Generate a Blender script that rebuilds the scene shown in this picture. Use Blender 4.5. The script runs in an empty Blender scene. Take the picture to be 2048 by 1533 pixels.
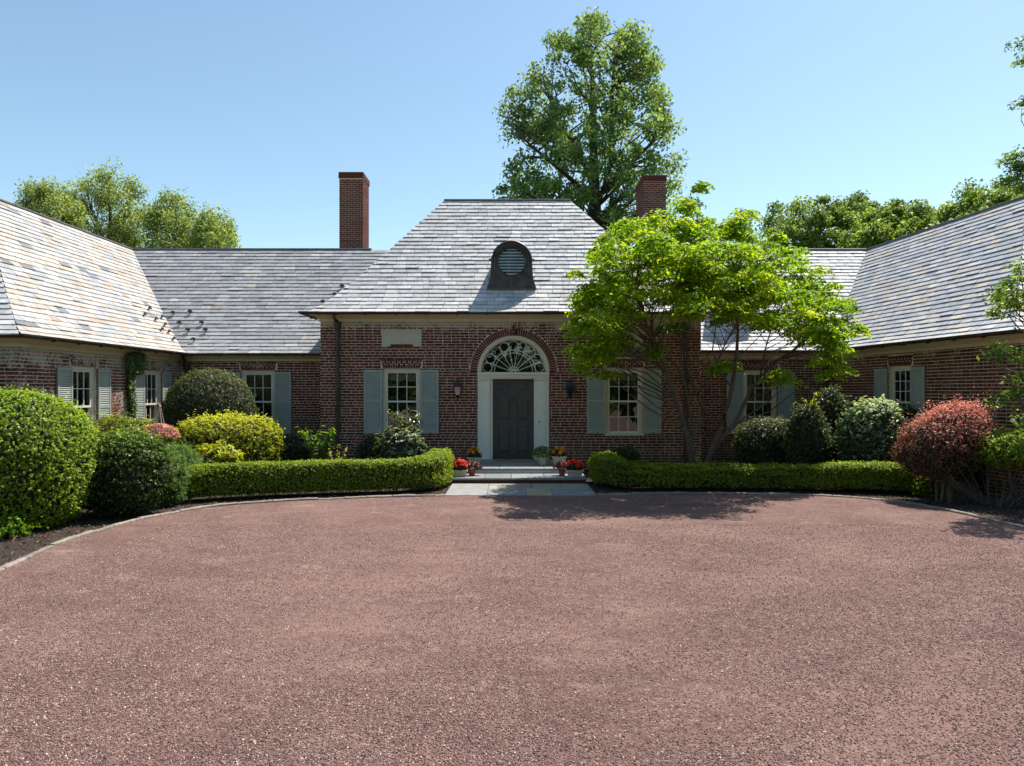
import bpy, math, random
import numpy as np
from mathutils import Vector, Matrix

random.seed(7)
rng = np.random.default_rng(11)
sc = bpy.context.scene
COL = sc.collection
R = math.radians

# ------------------------------------------------------------------ camera
CAM_H, CAM_D, F = 2.05, 18.0, 1365.33     # height above the gravel, metres in front of the facade, lens in photo pixels
cd = bpy.data.cameras.new('camera'); cam = bpy.data.objects.new('camera', cd); COL.objects.link(cam)
cam.location = (0, -CAM_D, CAM_H); cam.rotation_euler = (R(90), 0, 0)
cd.lens = 24; cd.sensor_width = 36; cd.shift_y = 15.5/2048; cd.clip_end = 2000; cd.clip_start = .05
sc.camera = cam

# ------------------------------------------------------------------ sky, sun, exposure
SUN = Vector((.40, .34, 1.0)).normalized()
w = bpy.data.worlds.new('World'); sc.world = w; w.use_nodes = True
nt = w.node_tree; nt.nodes.clear()
sky = nt.nodes.new('ShaderNodeTexSky'); sky.sky_type = 'NISHITA'; sky.sun_disc = False
sky.sun_elevation = math.asin(SUN.z); sky.sun_rotation = math.atan2(SUN.x, SUN.y)
sky.air_density = 1.0; sky.dust_density = 0.6; sky.ozone_density = .6; sky.altitude = 50
bg = nt.nodes.new('ShaderNodeBackground'); bg.inputs[1].default_value = .13
wo = nt.nodes.new('ShaderNodeOutputWorld')
tint = nt.nodes.new('ShaderNodeMix'); tint.data_type = 'RGBA'; tint.blend_type = 'MULTIPLY'; tint.inputs[0].default_value = 1; tint.inputs[7].default_value = (.93, 1.0, .92, 1)
nt.links.new(sky.outputs[0], tint.inputs[6]); nt.links.new(tint.outputs[2], bg.inputs[0]); nt.links.new(bg.outputs[0], wo.inputs[0])
sl = bpy.data.lights.new('sun', 'SUN'); sl.energy = 5.0; sl.angle = R(.53); sl.color = (1, .95, .87)
so = bpy.data.objects.new('sun', sl); COL.objects.link(so); so.rotation_euler = SUN.to_track_quat('Z', 'Y').to_euler()
so.location = (8, 8, 20)
vs = sc.view_settings
vs.view_transform = 'Standard'; vs.look = 'None'; vs.gamma = 1; vs.use_curve_mapping = False; vs.exposure = .68
sc.cycles.max_bounces = 8; sc.cycles.transparent_max_bounces = 12
sc.cycles.use_denoising = True

# ------------------------------------------------------------------ helpers
def at(px, py, d):
    """world point seen at photo pixel (px,py) when it is d metres in front of the camera"""
    return Vector(((px-1024)/F*d, d-CAM_D, CAM_H-(py-782)/F*d))
def gx(px, d): return (px-1024)/F*d
def gz(py, d): return CAM_H-(py-782)/F*d

def tag(o, label=None, cat=None, group=None, kind=None):
    if label: o['label'] = label
    if cat: o['category'] = cat
    if group: o['group'] = group
    if kind: o['kind'] = kind
    return o
def empty(name, loc=(0, 0, 0), label=None, cat=None, group=None, kind=None):
    o = bpy.data.objects.new(name, None); COL.objects.link(o); o.location = loc
    o.empty_display_size = .2
    return tag(o, label, cat, group, kind)
def wmat(p):
    m = Matrix.LocRotScale(p.location, p.rotation_euler, p.scale)
    return m if p.parent is None else wmat(p.parent) @ p.matrix_parent_inverse @ m
def link(o, parent=None):
    COL.objects.link(o)
    if parent is not None:
        o.parent = parent
        o.matrix_parent_inverse = wmat(parent).inverted()      # children are built in world coordinates
    return o

def lin(r, g, b):
    f = lambda c: (c/255/12.92) if c/255 <= .04045 else ((c/255+.055)/1.055)**2.4
    return (f(r), f(g), f(b))

class MB:
    def __init__(s): s.v = []; s.f = []; s.c = []
    def face(s, pts, col=(1, 1, 1)):
        n = len(s.v); s.v += [tuple(p) for p in pts]; s.f.append(tuple(range(n, n+len(pts)))); s.c.append(col)
    def mesh(s, pts, faces, col=(1, 1, 1)):
        n = len(s.v); s.v += [tuple(p) for p in pts]
        for f in faces: s.f.append(tuple(n+i for i in f)); s.c.append(col)
    def box(s, a, b, col=(1, 1, 1)):
        x0, y0, z0 = a; x1, y1, z1 = b
        s.mesh([(x0,y0,z0),(x1,y0,z0),(x1,y1,z0),(x0,y1,z0),(x0,y0,z1),(x1,y0,z1),(x1,y1,z1),(x0,y1,z1)],
               [(0,3,2,1),(4,5,6,7),(0,1,5,4),(1,2,6,5),(2,3,7,6),(3,0,4,7)], col)
    def hexa(s, p, col=(1, 1, 1)):     # 8 corner points in box order
        s.mesh(p, [(0,3,2,1),(4,5,6,7),(0,1,5,4),(1,2,6,5),(2,3,7,6),(3,0,4,7)], col)
    def tube(s, pts, rad, n=6, col=(1, 1, 1), cap=True):
        pts = [Vector(p) for p in pts]; m = len(pts)
        if not hasattr(rad, '__len__'): rad = [rad]*m
        rings = []; up = Vector((0, 0, 1))
        for i, p in enumerate(pts):
            t = (pts[min(i+1, m-1)]-pts[max(i-1, 0)])
            if t.length < 1e-9: t = Vector((0, 0, 1))
            t.normalize()
            a = t.cross(up if abs(t.z) < .95 else Vector((1, 0, 0))).normalized(); b = t.cross(a)
            rings.append([p+(a*math.cos(k*2*math.pi/n)+b*math.sin(k*2*math.pi/n))*rad[i] for k in range(n)])
        base = len(s.v)
        for r in rings: s.v += [tuple(q) for q in r]
        for i in range(m-1):
            for k in range(n):
                k2 = (k+1) % n
                s.f.append((base+i*n+k, base+i*n+k2, base+(i+1)*n+k2, base+(i+1)*n+k)); s.c.append(col)
        if cap:
            s.f.append(tuple(base+k for k in range(n-1, -1, -1))); s.c.append(col)
            s.f.append(tuple(base+(m-1)*n+k for k in range(n))); s.c.append(col)
    def lathe(s, prof, centre, n=16, col=(1, 1, 1)):
        cx, cy, cz = centre; base = len(s.v)
        for r, z in prof:
            for k in range(n): s.v.append((cx+r*math.cos(k*2*math.pi/n), cy+r*math.sin(k*2*math.pi/n), cz+z))
        for i in range(len(prof)-1):
            for k in range(n):
                k2 = (k+1) % n
                s.f.append((base+i*n+k, base+i*n+k2, base+(i+1)*n+k2, base+(i+1)*n+k)); s.c.append(col)
    def data(s, name, mat, smooth=False):
        me = bpy.data.meshes.new(name); me.from_pydata(s.v, [], s.f)
        a = me.attributes.new('Col', 'FLOAT_COLOR', 'FACE')
        a.data.foreach_set('color', np.array([(c[0], c[1], c[2], 1) for c in s.c], dtype=np.float32).ravel())
        me.materials.append(mat)
        if smooth: me.polygons.foreach_set('use_smooth', [True]*len(me.polygons))
        me.update(); return me
    def build(s, name, mat, parent=None, kind=None, smooth=False, **k):
        o = bpy.data.objects.new(name, s.data(name, mat, smooth)); link(o, parent)
        return tag(o, kind=kind, **k)

class Loc:
    """local frame of a wall: u along it, o outwards, z up"""
    def __init__(s, O, t, n): s.O = Vector((O[0], O[1]-CAM_D)); s.t = Vector(t).normalized(); s.n = Vector(n).normalized()
    def __call__(s, u, o, z): p = s.O+s.t*u+s.n*o; return Vector((p.x, p.y, z))
    def box(s, mb, u0, u1, o0, o1, z0, z1, col=(1, 1, 1)):
        mb.hexa([s(u0,o0,z0), s(u1,o0,z0), s(u1,o1,z0), s(u0,o1,z0), s(u0,o0,z1), s(u1,o0,z1), s(u1,o1,z1), s(u0,o1,z1)], col)

# ------------------------------------------------------------------ materials
def newmat(name):
    m = bpy.data.materials.new(name); m.use_nodes = True
    nt = m.node_tree; b = nt.nodes['Principled BSDF']
    return m, nt, b
def N(nt, typ, **kw):
    n = nt.nodes.new(typ)
    for k, v in kw.items():
        if k.startswith('i_'): n.inputs[int(k[2:])].default_value = v
        else: setattr(n, k, v)
    return n
def ramp(nt, fac, stops):
    r = nt.nodes.new('ShaderNodeValToRGB'); e = r.color_ramp.elements
    while len(e) < len(stops): e.new(.5)
    for el, (p, c) in zip(e, stops): el.position = p; el.color = (*c, 1) if len(c) == 3 else c
    nt.links.new(fac, r.inputs[0]); return r.outputs[0]
def mix(nt, fac, a, b, mode='MIX'):
    m = nt.nodes.new('ShaderNodeMix'); m.data_type = 'RGBA'; m.blend_type = mode
    for s, v in ((0, fac), (6, a), (7, b)):
        if hasattr(v, 'is_linked') or isinstance(v, bpy.types.NodeSocket): nt.links.new(v, m.inputs[s])
        else: m.inputs[s].default_value = v if s == 0 else (*v, 1)
    return m.outputs[2]
def pos(nt, scale=(1, 1, 1)):
    g = nt.nodes.new('ShaderNodeNewGeometry'); mp = nt.nodes.new('ShaderNodeMapping'); mp.inputs[3].default_value = scale
    nt.links.new(g.outputs[0], mp.inputs[0]); return mp.outputs[0]
def noise(nt, vec, scale, detail=4, rough=.55):
    n = N(nt, 'ShaderNodeTexNoise'); n.inputs['Scale'].default_value = scale; n.inputs['Detail'].default_value = detail
    n.inputs['Roughness'].default_value = rough; nt.links.new(vec, n.inputs['Vector']); return n.outputs['Fac']
def bump(nt, b, h, strength, dist):
    bp = nt.nodes.new('ShaderNodeBump'); bp.inputs['Strength'].default_value = strength; bp.inputs['Distance'].default_value = dist
    nt.links.new(h, bp.inputs['Height']); nt.links.new(bp.outputs[0], b.inputs['Normal'])
def attr(nt, name='Col'):
    a = nt.nodes.new('ShaderNodeAttribute'); a.attribute_name = name; return a

def simple(name, col, rough=.6, metal=0, nscale=8, namp=.25, bmp=.0, use_attr=False, spec=.5):
    m, nt, b = newmat(name)
    nz = noise(nt, pos(nt), nscale, 5)
    lo = tuple(c*(1-namp) for c in col); hi = tuple(min(1, c*(1+namp)) for c in col)
    c = ramp(nt, nz, [(.3, lo), (.7, hi)])
    if use_attr: c = mix(nt, 1.0, c, attr(nt).outputs[0], 'MULTIPLY')
    nt.links.new(c, b.inputs['Base Color']); b.inputs['Roughness'].default_value = rough; b.inputs['Metallic'].default_value = metal
    b.inputs['Specular IOR Level'].default_value = spec
    if bmp: bump(nt, b, noise(nt, pos(nt), nscale*6, 4), .6, bmp)
    return m

def brick_mat(name, is_brick, wash_hi=True):
    m, nt, b = newmat(name)
    p = pos(nt)
    if is_brick:
        c = attr(nt).outputs[0]
        c = mix(nt, 1.0, c, ramp(nt, noise(nt, p, 35, 4), [(.25, (.6, .6, .6)), (.75, (1.25, 1.2, 1.15))]), 'MULTIPLY')
    else:
        c = ramp(nt, noise(nt, p, 20, 4), [(.3, (.50, .41, .31)), (.7, (.78, .66, .52))])
        c = mix(nt, ramp(nt, noise(nt, p, 2.2, 3), [(.45, (0, 0, 0)), (.7, (.45, .45, .45))]), c, (.26, .18, .14))
    # old limewash left in patches, most of it high under the eaves
    sx = nt.nodes.new('ShaderNodeSeparateXYZ'); nt.links.new(p, sx.inputs[0])
    def band(z0, z1, amp):
        mr = nt.nodes.new('ShaderNodeMapRange'); mr.inputs[1].default_value = z0; mr.inputs[2].default_value = z1
        mr.inputs[3].default_value = 0; mr.inputs[4].default_value = amp
        nt.links.new(sx.outputs[2], mr.inputs[0]); return mr.outputs[0]
    # high band on the tall centre block and on the lower ranges
    ax = N(nt, 'ShaderNodeMath', operation='ABSOLUTE'); nt.links.new(sx.outputs[0], ax.inputs[0])
    inn = N(nt, 'ShaderNodeMath', operation='LESS_THAN'); inn.inputs[1].default_value = 5.06; nt.links.new(ax.outputs[0], inn.inputs[0])
    mm = nt.nodes.new('ShaderNodeMix'); nt.links.new(inn.outputs[0], mm.inputs[0])
    nt.links.new(band(2.45, 2.9, .10), mm.inputs[2]); nt.links.new(band(3.45, 3.85, .20), mm.inputs[3])
    lowz = N(nt, 'ShaderNodeMath', operation='LESS_THAN'); lowz.inputs[1].default_value = 4.5; nt.links.new(sx.outputs[2], lowz.inputs[0])
    mz = N(nt, 'ShaderNodeMath', operation='MULTIPLY'); nt.links.new(mm.outputs[0], mz.inputs[0]); nt.links.new(lowz.outputs[0], mz.inputs[1])
    lf = N(nt, 'ShaderNodeMapRange'); lf.inputs[1].default_value = -8.9; lf.inputs[2].default_value = -9.3; lf.inputs[4].default_value = .095
    nt.links.new(sx.outputs[0], lf.inputs[0])
    s1 = N(nt, 'ShaderNodeMath', operation='ADD'); nt.links.new(mz.outputs[0], s1.inputs[0]); nt.links.new(lf.outputs[0], s1.inputs[1])
    nz = noise(nt, p, 1.9, 4, .65); nf = noise(nt, p, 17, 6, .8)
    q = N(nt, 'ShaderNodeMath', operation='MULTIPLY'); q.inputs[1].default_value = .42; nt.links.new(nz, q.inputs[0])
    q2 = N(nt, 'ShaderNodeMath', operation='MULTIPLY_ADD'); q2.inputs[1].default_value = .58
    nt.links.new(nf, q2.inputs[0]); nt.links.new(q.outputs[0], q2.inputs[2])
    s2 = N(nt, 'ShaderNodeMath', operation='ADD'); nt.links.new(s1.outputs[0], s2.inputs[0]); nt.links.new(q2.outputs[0], s2.inputs[1])
    f = ramp(nt, s2.outputs[0], [(.615, (0, 0, 0)), (.66, (.7, .7, .7)), (.8, (.8, .8, .8))])
    f = f if not is_brick else mix(nt, 1.0, f, (.78, .78, .78), 'MULTIPLY')
    c = mix(nt, f, c, (.64, .58, .48))
    # darker olive tone towards the foot
    g = N(nt, 'ShaderNodeMapRange'); g.inputs[1].default_value = .55; g.inputs[2].default_value = .05; g.inputs[4].default_value = .5
    nt.links.new(sx.outputs[2], g.inputs[0])
    c = mix(nt, g.outputs[0], c, (.06, .055, .035))
    nt.links.new(c, b.inputs['Base Color']); b.inputs['Roughness'].default_value = .88
    b.inputs['Specular IOR Level'].default_value = .25
    bump(nt, b, noise(nt, p, 60, 5, .7), .7, .004)
    return m
M_brick = brick_mat('red_brick', True)
M_mortar = brick_mat('lime_mortar', False)

def slate_mat():
    m, nt, b = newmat('roof_slate'); p = pos(nt)
    c = attr(nt).outputs[0]
    c = mix(nt, 1.0, c, ramp(nt, noise(nt, p, 9, 6, .7), [(.3, (.72, .72, .72)), (.7, (1.2, 1.2, 1.2))]), 'MULTIPLY')
    c = mix(nt, ramp(nt, noise(nt, p, 30, 3, .6), [(.66, (0, 0, 0)), (.74, (.5, .5, .5))]), c, (.52, .50, .45))   # lichen
    c = mix(nt, ramp(nt, noise(nt, p, .9, 3), [(.5, (0, 0, 0)), (.75, (.35, .35, .35))]), c, (.19, .19, .19))
    c = mix(nt, 1.0, c, (1.42, 1.37, 1.31), 'MULTIPLY')
    nt.links.new(c, b.inputs['Base Color'])
    rr = ramp(nt, noise(nt, p, 5, 3), [(.3, (.55, .55, .55)), (.7, (.8, .8, .8))]); b.inputs['Specular IOR Level'].default_value = .35; nt.links.new(rr, b.inputs['Roughness'])
    bump(nt, b, noise(nt, p, 22, 6, .7), .55, .006)
    return m
M_slate = slate_mat()
M_deck = simple('roof_underlay', (.035, .034, .036), .9)
M_cream = simple('cream_paint', (.62, .54, .39), .55, nscale=3, namp=.07, bmp=.001)
M_white = simple('white_paint', (.72, .70, .60), .45, nscale=3, namp=.05, bmp=.0008)
M_panel = simple('cream_render', (.50, .47, .36), .8, nscale=5, namp=.08, bmp=.001)
M_shut = simple('grey_green_shutter_paint', (.32, .345, .30), .5, nscale=4, namp=.08, bmp=.001)
M_copper = simple('weathered_dark_copper', (.062, .050, .042), .45, .35, nscale=5, namp=.5, bmp=.002)
M_lead = simple('aged_ridge_metal', (.09, .08, .078), .5, .2, nscale=4, namp=.4)
M_door = simple('dark_green_door_paint', (.048, .056, .051), .35, nscale=4, namp=.15)
M_brass = simple('dark_bronze', (.10, .08, .055), .35, .8)
M_room = simple('dark_interior', (.05, .045, .04), .9)
M_curtain = simple('cream_curtain', (.42, .35, .26), .9, nscale=20)
M_bark = simple('grey_brown_bark', (.13, .095, .07), .9, nscale=14, namp=.45, bmp=.01)
M_stem = simple('tan_grey_stem_bark', (.10, .072, .052), .9, nscale=22, namp=.5, bmp=.008)
M_darkbark = simple('dark_bark', (.06, .048, .04), .9, nscale=10, namp=.4, bmp=.01)
M_core = simple('dark_filler_core', (.035, .030, .018), 1.0, nscale=30, namp=.5, bmp=.01)  # dark colour of the solid cores added inside shrubs and hedges
M_blue = simple('bluestone', (.20, .205, .20), .7, nscale=6, namp=.22, bmp=.003, use_attr=True)
M_kerb = simple('grey_edging_stone', (.23, .195, .165), .85, nscale=14, namp=.35, bmp=.006, use_attr=True)
M_pot = simple('cream_planter', (.50, .44, .32), .8, nscale=20, namp=.15, bmp=.002)
M_terra = simple('red_clay_pot', (.28, .07, .045), .7, nscale=20, namp=.2)
M_whpot = simple('pale_green_glazed_pot', (.46, .50, .36), .4, nscale=20, namp=.1)
M_mat = simple('coir_mat', (.22, .16, .09), .95, nscale=60, namp=.4, bmp=.004)
M_wood = simple('grey_weathered_wood', (.33, .26, .19), .85, nscale=30, namp=.35, bmp=.003)
M_iron = simple('black_iron', (.02, .024, .026), .4, .3, nscale=10, namp=.2)

def glass_mat(name, tint=(.8, .85, .82), base=.04):
    m, nt, b = newmat(name); nt.nodes.remove(b)
    tr = N(nt, 'ShaderNodeBsdfTransparent'); tr.inputs[0].default_value = (*tint, 1)
    gl = N(nt, 'ShaderNodeBsdfGlossy'); gl.inputs['Roughness'].default_value = .015; gl.inputs[0].default_value = (.95, 1, .98, 1)
    fr = N(nt, 'ShaderNodeFresnel'); fr.inputs[0].default_value = 1.55
    ad = N(nt, 'ShaderNodeMath', operation='MULTIPLY_ADD'); ad.inputs[1].default_value = 1.35; ad.inputs[2].default_value = base; ad.use_clamp = True
    nt.links.new(fr.outputs[0], ad.inputs[0])
    bp = N(nt, 'ShaderNodeBump'); bp.inputs['Strength'].default_value = .25; bp.inputs['Distance'].default_value = .02
    nt.links.new(noise(nt, pos(nt), 2.5, 1), bp.inputs['Height']); nt.links.new(bp.outputs[0], gl.inputs['Normal'])
    mx = N(nt, 'ShaderNodeMixShader'); nt.links.new(ad.outputs[0], mx.inputs[0]); nt.links.new(tr.outputs[0], mx.inputs[1]); nt.links.new(gl.outputs[0], mx.inputs[2])
    nt.links.new(mx.outputs[0], nt.nodes['Material Output'].inputs[0]); return m
M_glass = glass_mat('window_glass')
M_lampglass = glass_mat('lantern_glass', (.75, .6, .5), .15)
M_darkglass = glass_mat('smoked_lantern_glass', (.12, .12, .12), .08)

def leaf_mat(name, stops, trans=.45, rough=.45, spec=.4, tgain=1.5, tcol=(1.0, 1.0, .45)):
    m, nt, b = newmat(name)
    a = attr(nt, 'rnd')
    if tcol == (1.0, 1.0, .45) and name != 'bark_chip': stops = [(0, (.20, .125, .05)), (.03, (.20, .125, .05))]+[(.05+.95*p_, c_) for p_, c_ in stops]
    c = ramp(nt, a.outputs['Fac'], stops)
    nt.links.new(c, b.inputs['Base Color']); b.inputs['Roughness'].default_value = rough; b.inputs['Specular IOR Level'].default_value = spec
    tl = N(nt, 'ShaderNodeBsdfTranslucent')
    tc = mix(nt, 1.0, c, tuple(tgain*x for x in tcol), 'MULTIPLY')
    nt.links.new(tc, tl.inputs[0])
    mx = N(nt, 'ShaderNodeMixShader'); mx.inputs[0].default_value = trans
    nt.links.new(b.outputs[0], mx.inputs[1]); nt.links.new(tl.outputs[0], mx.inputs[2])
    nt.links.new(mx.outputs[0], nt.nodes['Material Output'].inputs[0]); return m
def gr(*cs):
    n = len(cs); return [(i/(n-1), c) for i, c in enumerate(cs)]
L_box = leaf_mat('boxwood_leaf', gr((.075, .125, .012), (.24, .32, .022), (.50, .55, .045)), .5)
L_round = leaf_mat('light_boxwood_leaf', gr((.09, .16, .015), (.27, .38, .035), (.48, .57, .07)), .5)
L_holly = leaf_mat('holly_leaf', gr((.02, .045, .01), (.075, .125, .018), (.25, .36, .04)), .38, .42, .35)
L_juni = leaf_mat('juniper_needle', gr((.08, .14, .04), (.14, .25, .06), (.22, .35, .09)), .4, .6)
L_yew = leaf_mat('yew_needle', gr((.03, .05, .016), (.08, .11, .03), (.24, .26, .09)), .3, .5)
L_azal = leaf_mat('golden_green_leaf', gr((.14, .18, .014), (.40, .42, .025), (.64, .62, .06)), .5)
L_bright = leaf_mat('fresh_green_leaf', gr((.10, .20, .015), (.15, .28, .02), (.22, .34, .03)), .5, .35)
L_rhodo = leaf_mat('pale_rhododendron_leaf', gr((.05, .08, .03), (.14, .18, .07), (.42, .44, .30)), .3, .35, .6)
L_maple = leaf_mat('yellow_green_maple_leaf', gr((.08, .16, .010), (.20, .31, .012), (.44, .47, .03)), .58, .45, .3, 1.75)  # the leaf's own yellow-green tones
L_tulip = leaf_mat('tulip_tree_leaf', gr((.09, .15, .055), (.19, .275, .10), (.36, .44, .17)), .5, .6, .3)
L_locust = leaf_mat('locust_leaf', gr((.15, .20, .08), (.28, .34, .13), (.42, .46, .19)), .55, .5)
L_oak = leaf_mat('oak_leaf', gr((.07, .12, .035), (.18, .26, .065), (.34, .42, .10)), .5, .5)
L_bright2 = leaf_mat('dogwood_leaf', gr((.06, .11, .02), (.15, .24, .035), (.38, .46, .10)), .5)
L_dark = leaf_mat('dark_evergreen_leaf', gr((.025, .04, .016), (.085, .115, .04), (.28, .31, .14)), .35, .42, .4)
L_sage = leaf_mat('pale_sage_leaf', gr((.06, .10, .04), (.22, .31, .16), (.55, .63, .42)), .4, .5)
L_barb = leaf_mat('red_barberry_leaf', gr((.055, .06, .022), (.24, .10, .06), (.72, .31, .24)), .35, .5, tcol=(1, .7, .6))
L_yelflower = leaf_mat('yellow_shrub_leaf', gr((.07, .15, .015), (.26, .28, .02), (.65, .50, .03)), .4)
L_mixflower = leaf_mat('orange_and_violet_petals', gr((.30, .16, .42), (.14, .20, .05), (.62, .20, .09), (.75, .34, .18), (.70, .38, .32)), .35, tcol=(1, .8, .7))
L_redflower = leaf_mat('scarlet_petals', gr((.50, .02, .01), (.75, .05, .02), (.85, .14, .05)), .3, tcol=(1, .5, .4))
L_yellow = leaf_mat('yellow_orange_petals', gr((.55, .22, .01), (.75, .38, .02), (.85, .55, .08)), .3, tcol=(1, .8, .4))
L_bronze = leaf_mat('bronze_begonia_leaf', gr((.02, .015, .008), (.05, .03, .012), (.07, .06, .02)), .2)
L_varieg = leaf_mat('variegated_leaf', gr((.05, .09, .03), (.16, .20, .06), (.42, .42, .16)), .35)
L_pink = leaf_mat('dusty_red_leaf', gr((.06, .03, .025), (.14, .04, .035), (.35, .08, .07)), .3, tcol=(1, .6, .5))
L_ivy = leaf_mat('ivy_leaf', gr((.03, .07, .012), (.07, .13, .02), (.20, .26, .05)), .35)
L_grass = leaf_mat('grass_blade', gr((.05, .09, .015), (.09, .15, .02)), .3)

# ------------------------------------------------------------------ leaves
def unit(v): return v/np.maximum(np.linalg.norm(v, axis=1, keepdims=True), 1e-9)
def rvec(n): return unit(rng.normal(size=(n, 3)))
def leaf_obj(name, c, nrm, tan, ln, wd, rnd, mat, parent=None, fold=.18, kind=None):
    """c,nrm,tan (n,3): one bent, pointed leaf per row"""
    n = len(c); nrm = unit(nrm); t = unit(tan-nrm*np.sum(tan*nrm, axis=1, keepdims=True)); b = np.cross(nrm, t)
    ln = np.broadcast_to(ln, (n,))[:, None]; wd = np.broadcast_to(wd, (n,))[:, None]
    V = np.empty((n, 4, 3)); V[:, 0] = c-t*ln*.5; V[:, 1] = c+b*wd*.5+nrm*wd*fold-t*ln*.06
    V[:, 2] = c+t*ln*.5-nrm*ln*.12; V[:, 3] = c-b*wd*.5+nrm*wd*fold-t*ln*.06
    me = bpy.data.meshes.new(name); me.vertices.add(n*4); me.vertices.foreach_set('co', V.astype(np.float32).ravel())
    me.loops.add(n*4); me.loops.foreach_set('vertex_index', np.arange(n*4, dtype=np.int32))
    me.polygons.add(n); me.polygons.foreach_set('loop_start', np.arange(0, n*4, 4, dtype=np.int32))
    try: me.polygons.foreach_set('loop_total', np.full(n, 4, dtype=np.int32))
    except Exception: pass
    me.update(calc_edges=True)
    a = me.attributes.new('rnd', 'FLOAT', 'FACE'); rnd = np.where(rng.random(n) < .013, 0, np.clip(rnd, .07, 1)); a.data.foreach_set('value', rnd.astype(np.float32))
    me.materials.append(mat)
    o = bpy.data.objects.new(name, me); link(o, parent); return tag(o, kind=kind)

def lump(p, k, amp, seed):
    r = np.random.default_rng(seed); s = np.zeros(len(p))
    for i in range(7):
        f = r.normal(size=3)*k*(1+.35*i); ph = r.uniform(0, 6.28); s += np.sin(p@f+ph)/(1+.4*i)
    return amp*s/3

def shrub(name, label, cat, c, rad, n, ll, lw, mat, up=.4, e=2.0, lumpa=.10, lumpk=2.5, depth=.12, zmin=.0, core=.86, spiky=0., group=None,
          tone=None, floor=None, stems=True, tk=7, tl=.075, tip=.30, slope=0., extra=None, fold=.18, outw=1.0, gappy=0.):
    """mound of leaves on a lumpy superellipsoid; c = centre, rad = radii"""
    root = empty(name, (c[0], c[1], 0), label, cat, group)
    seed = int(abs(c[0]*131+c[1]*17))+5
    c = np.array(c, float); rad = np.array(rad, float)
    rad = rad-tl*.45; full = n; n = max(60, n//tk); m = int(n*1.5); d = rvec(m)
    k = (np.abs(d[:, 0])**e+np.abs(d[:, 1])**e+np.abs(d[:, 2])**e)**(-1/e)
    s = d*k[:, None]
    lp = lump(d*1.0, lumpk, lumpa, seed)+lump(d, lumpk*3.2, lumpa*.4, seed+1)
    inn = 1-np.abs(rng.normal(size=m))*depth+(rng.random(m) < .04)*rng.random(m)*.07
    P = c+s*rad*((1+lp)*inn)[:, None]
    if slope: P[:, 2] += slope*(P[:, 0]-c[0])
    zf = zmin if floor is None else floor
    keep = P[:, 2] > zf
    if gappy:
        keep &= lump(P, 6.0, 1.0, seed+9) > -gappy*-1-1 if False else (lump(P, 5.0, 1.0, seed+9) > -1.3+gappy)
    P = P[keep][:n]; d = d[keep][:n]; inn = inn[keep][:n]; lpk = lp[keep][:n]; n2 = len(P)
    out = unit(d/rad*rad.mean()); T = unit(out+rvec(n2)*.55+np.array([0, 0, .35+.3*up]))
    TL = tl*rng.uniform(.4, 1.5, n2)*(1+1.5*(rng.random(n2) < .08)); th = .10*rng.normal(size=n2)
    rp = lambda a: np.repeat(a, tk, axis=0)
    f = rng.random(n2*tk); P = rp(P)+rp(T)*(rp(TL)*f)[:, None]+rvec(n2*tk)*(rp(TL)*.38*rng.random(n2*tk))[:, None]; out = rp(out); T = rp(T); lpk = rp(lpk); n2 = len(P)
    ok = P[:, 2] > zf; P = P[ok]; out = out[ok]; T = T[ok]; lpk = lpk[ok]; f = f[ok]; thr = rp(th)[ok]; n2 = len(P)
    nrm = out*outw*.8+rvec(n2)*.95+np.array([0, 0, up]); d = out
    tan = rvec(n2)*.8+T*(.5+spiky)
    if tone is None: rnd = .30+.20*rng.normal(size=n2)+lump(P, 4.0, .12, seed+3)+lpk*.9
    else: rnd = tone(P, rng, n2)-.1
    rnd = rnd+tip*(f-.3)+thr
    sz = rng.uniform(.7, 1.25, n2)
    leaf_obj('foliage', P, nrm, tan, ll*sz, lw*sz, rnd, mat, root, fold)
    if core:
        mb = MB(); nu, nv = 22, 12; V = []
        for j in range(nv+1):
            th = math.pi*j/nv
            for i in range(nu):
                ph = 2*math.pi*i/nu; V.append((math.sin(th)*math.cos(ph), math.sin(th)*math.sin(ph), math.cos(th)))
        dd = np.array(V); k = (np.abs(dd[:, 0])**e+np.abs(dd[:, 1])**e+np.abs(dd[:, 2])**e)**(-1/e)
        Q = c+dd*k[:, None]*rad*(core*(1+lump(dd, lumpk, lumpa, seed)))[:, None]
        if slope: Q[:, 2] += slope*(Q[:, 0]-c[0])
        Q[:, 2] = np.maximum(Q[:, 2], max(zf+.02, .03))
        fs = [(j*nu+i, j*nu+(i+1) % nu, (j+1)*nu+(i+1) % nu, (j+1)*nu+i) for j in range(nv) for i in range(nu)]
        mb.mesh(Q.tolist(), fs); mb.build('twigs', M_core, root, smooth=True)  # solid dark core added to block the view through the foliage
    if stems:
        mb = MB()
        for i in range(7):
            a = random.uniform(0, 6.28); q = .55*random.random()
            top = (c[0]+rad[0]*q*math.cos(a), c[1]+rad[1]*q*math.sin(a), max(c[2], .15))
            mb.tube([(c[0]+.12*math.cos(a), c[1]+.12*math.sin(a), -.02), ((c[0]+top[0])/2+.05, (c[1]+top[1])/2, top[2]*.5), top], [.018, .014, .009], 5)
        mb.build('stems', M_bark, root)
    return root

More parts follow.
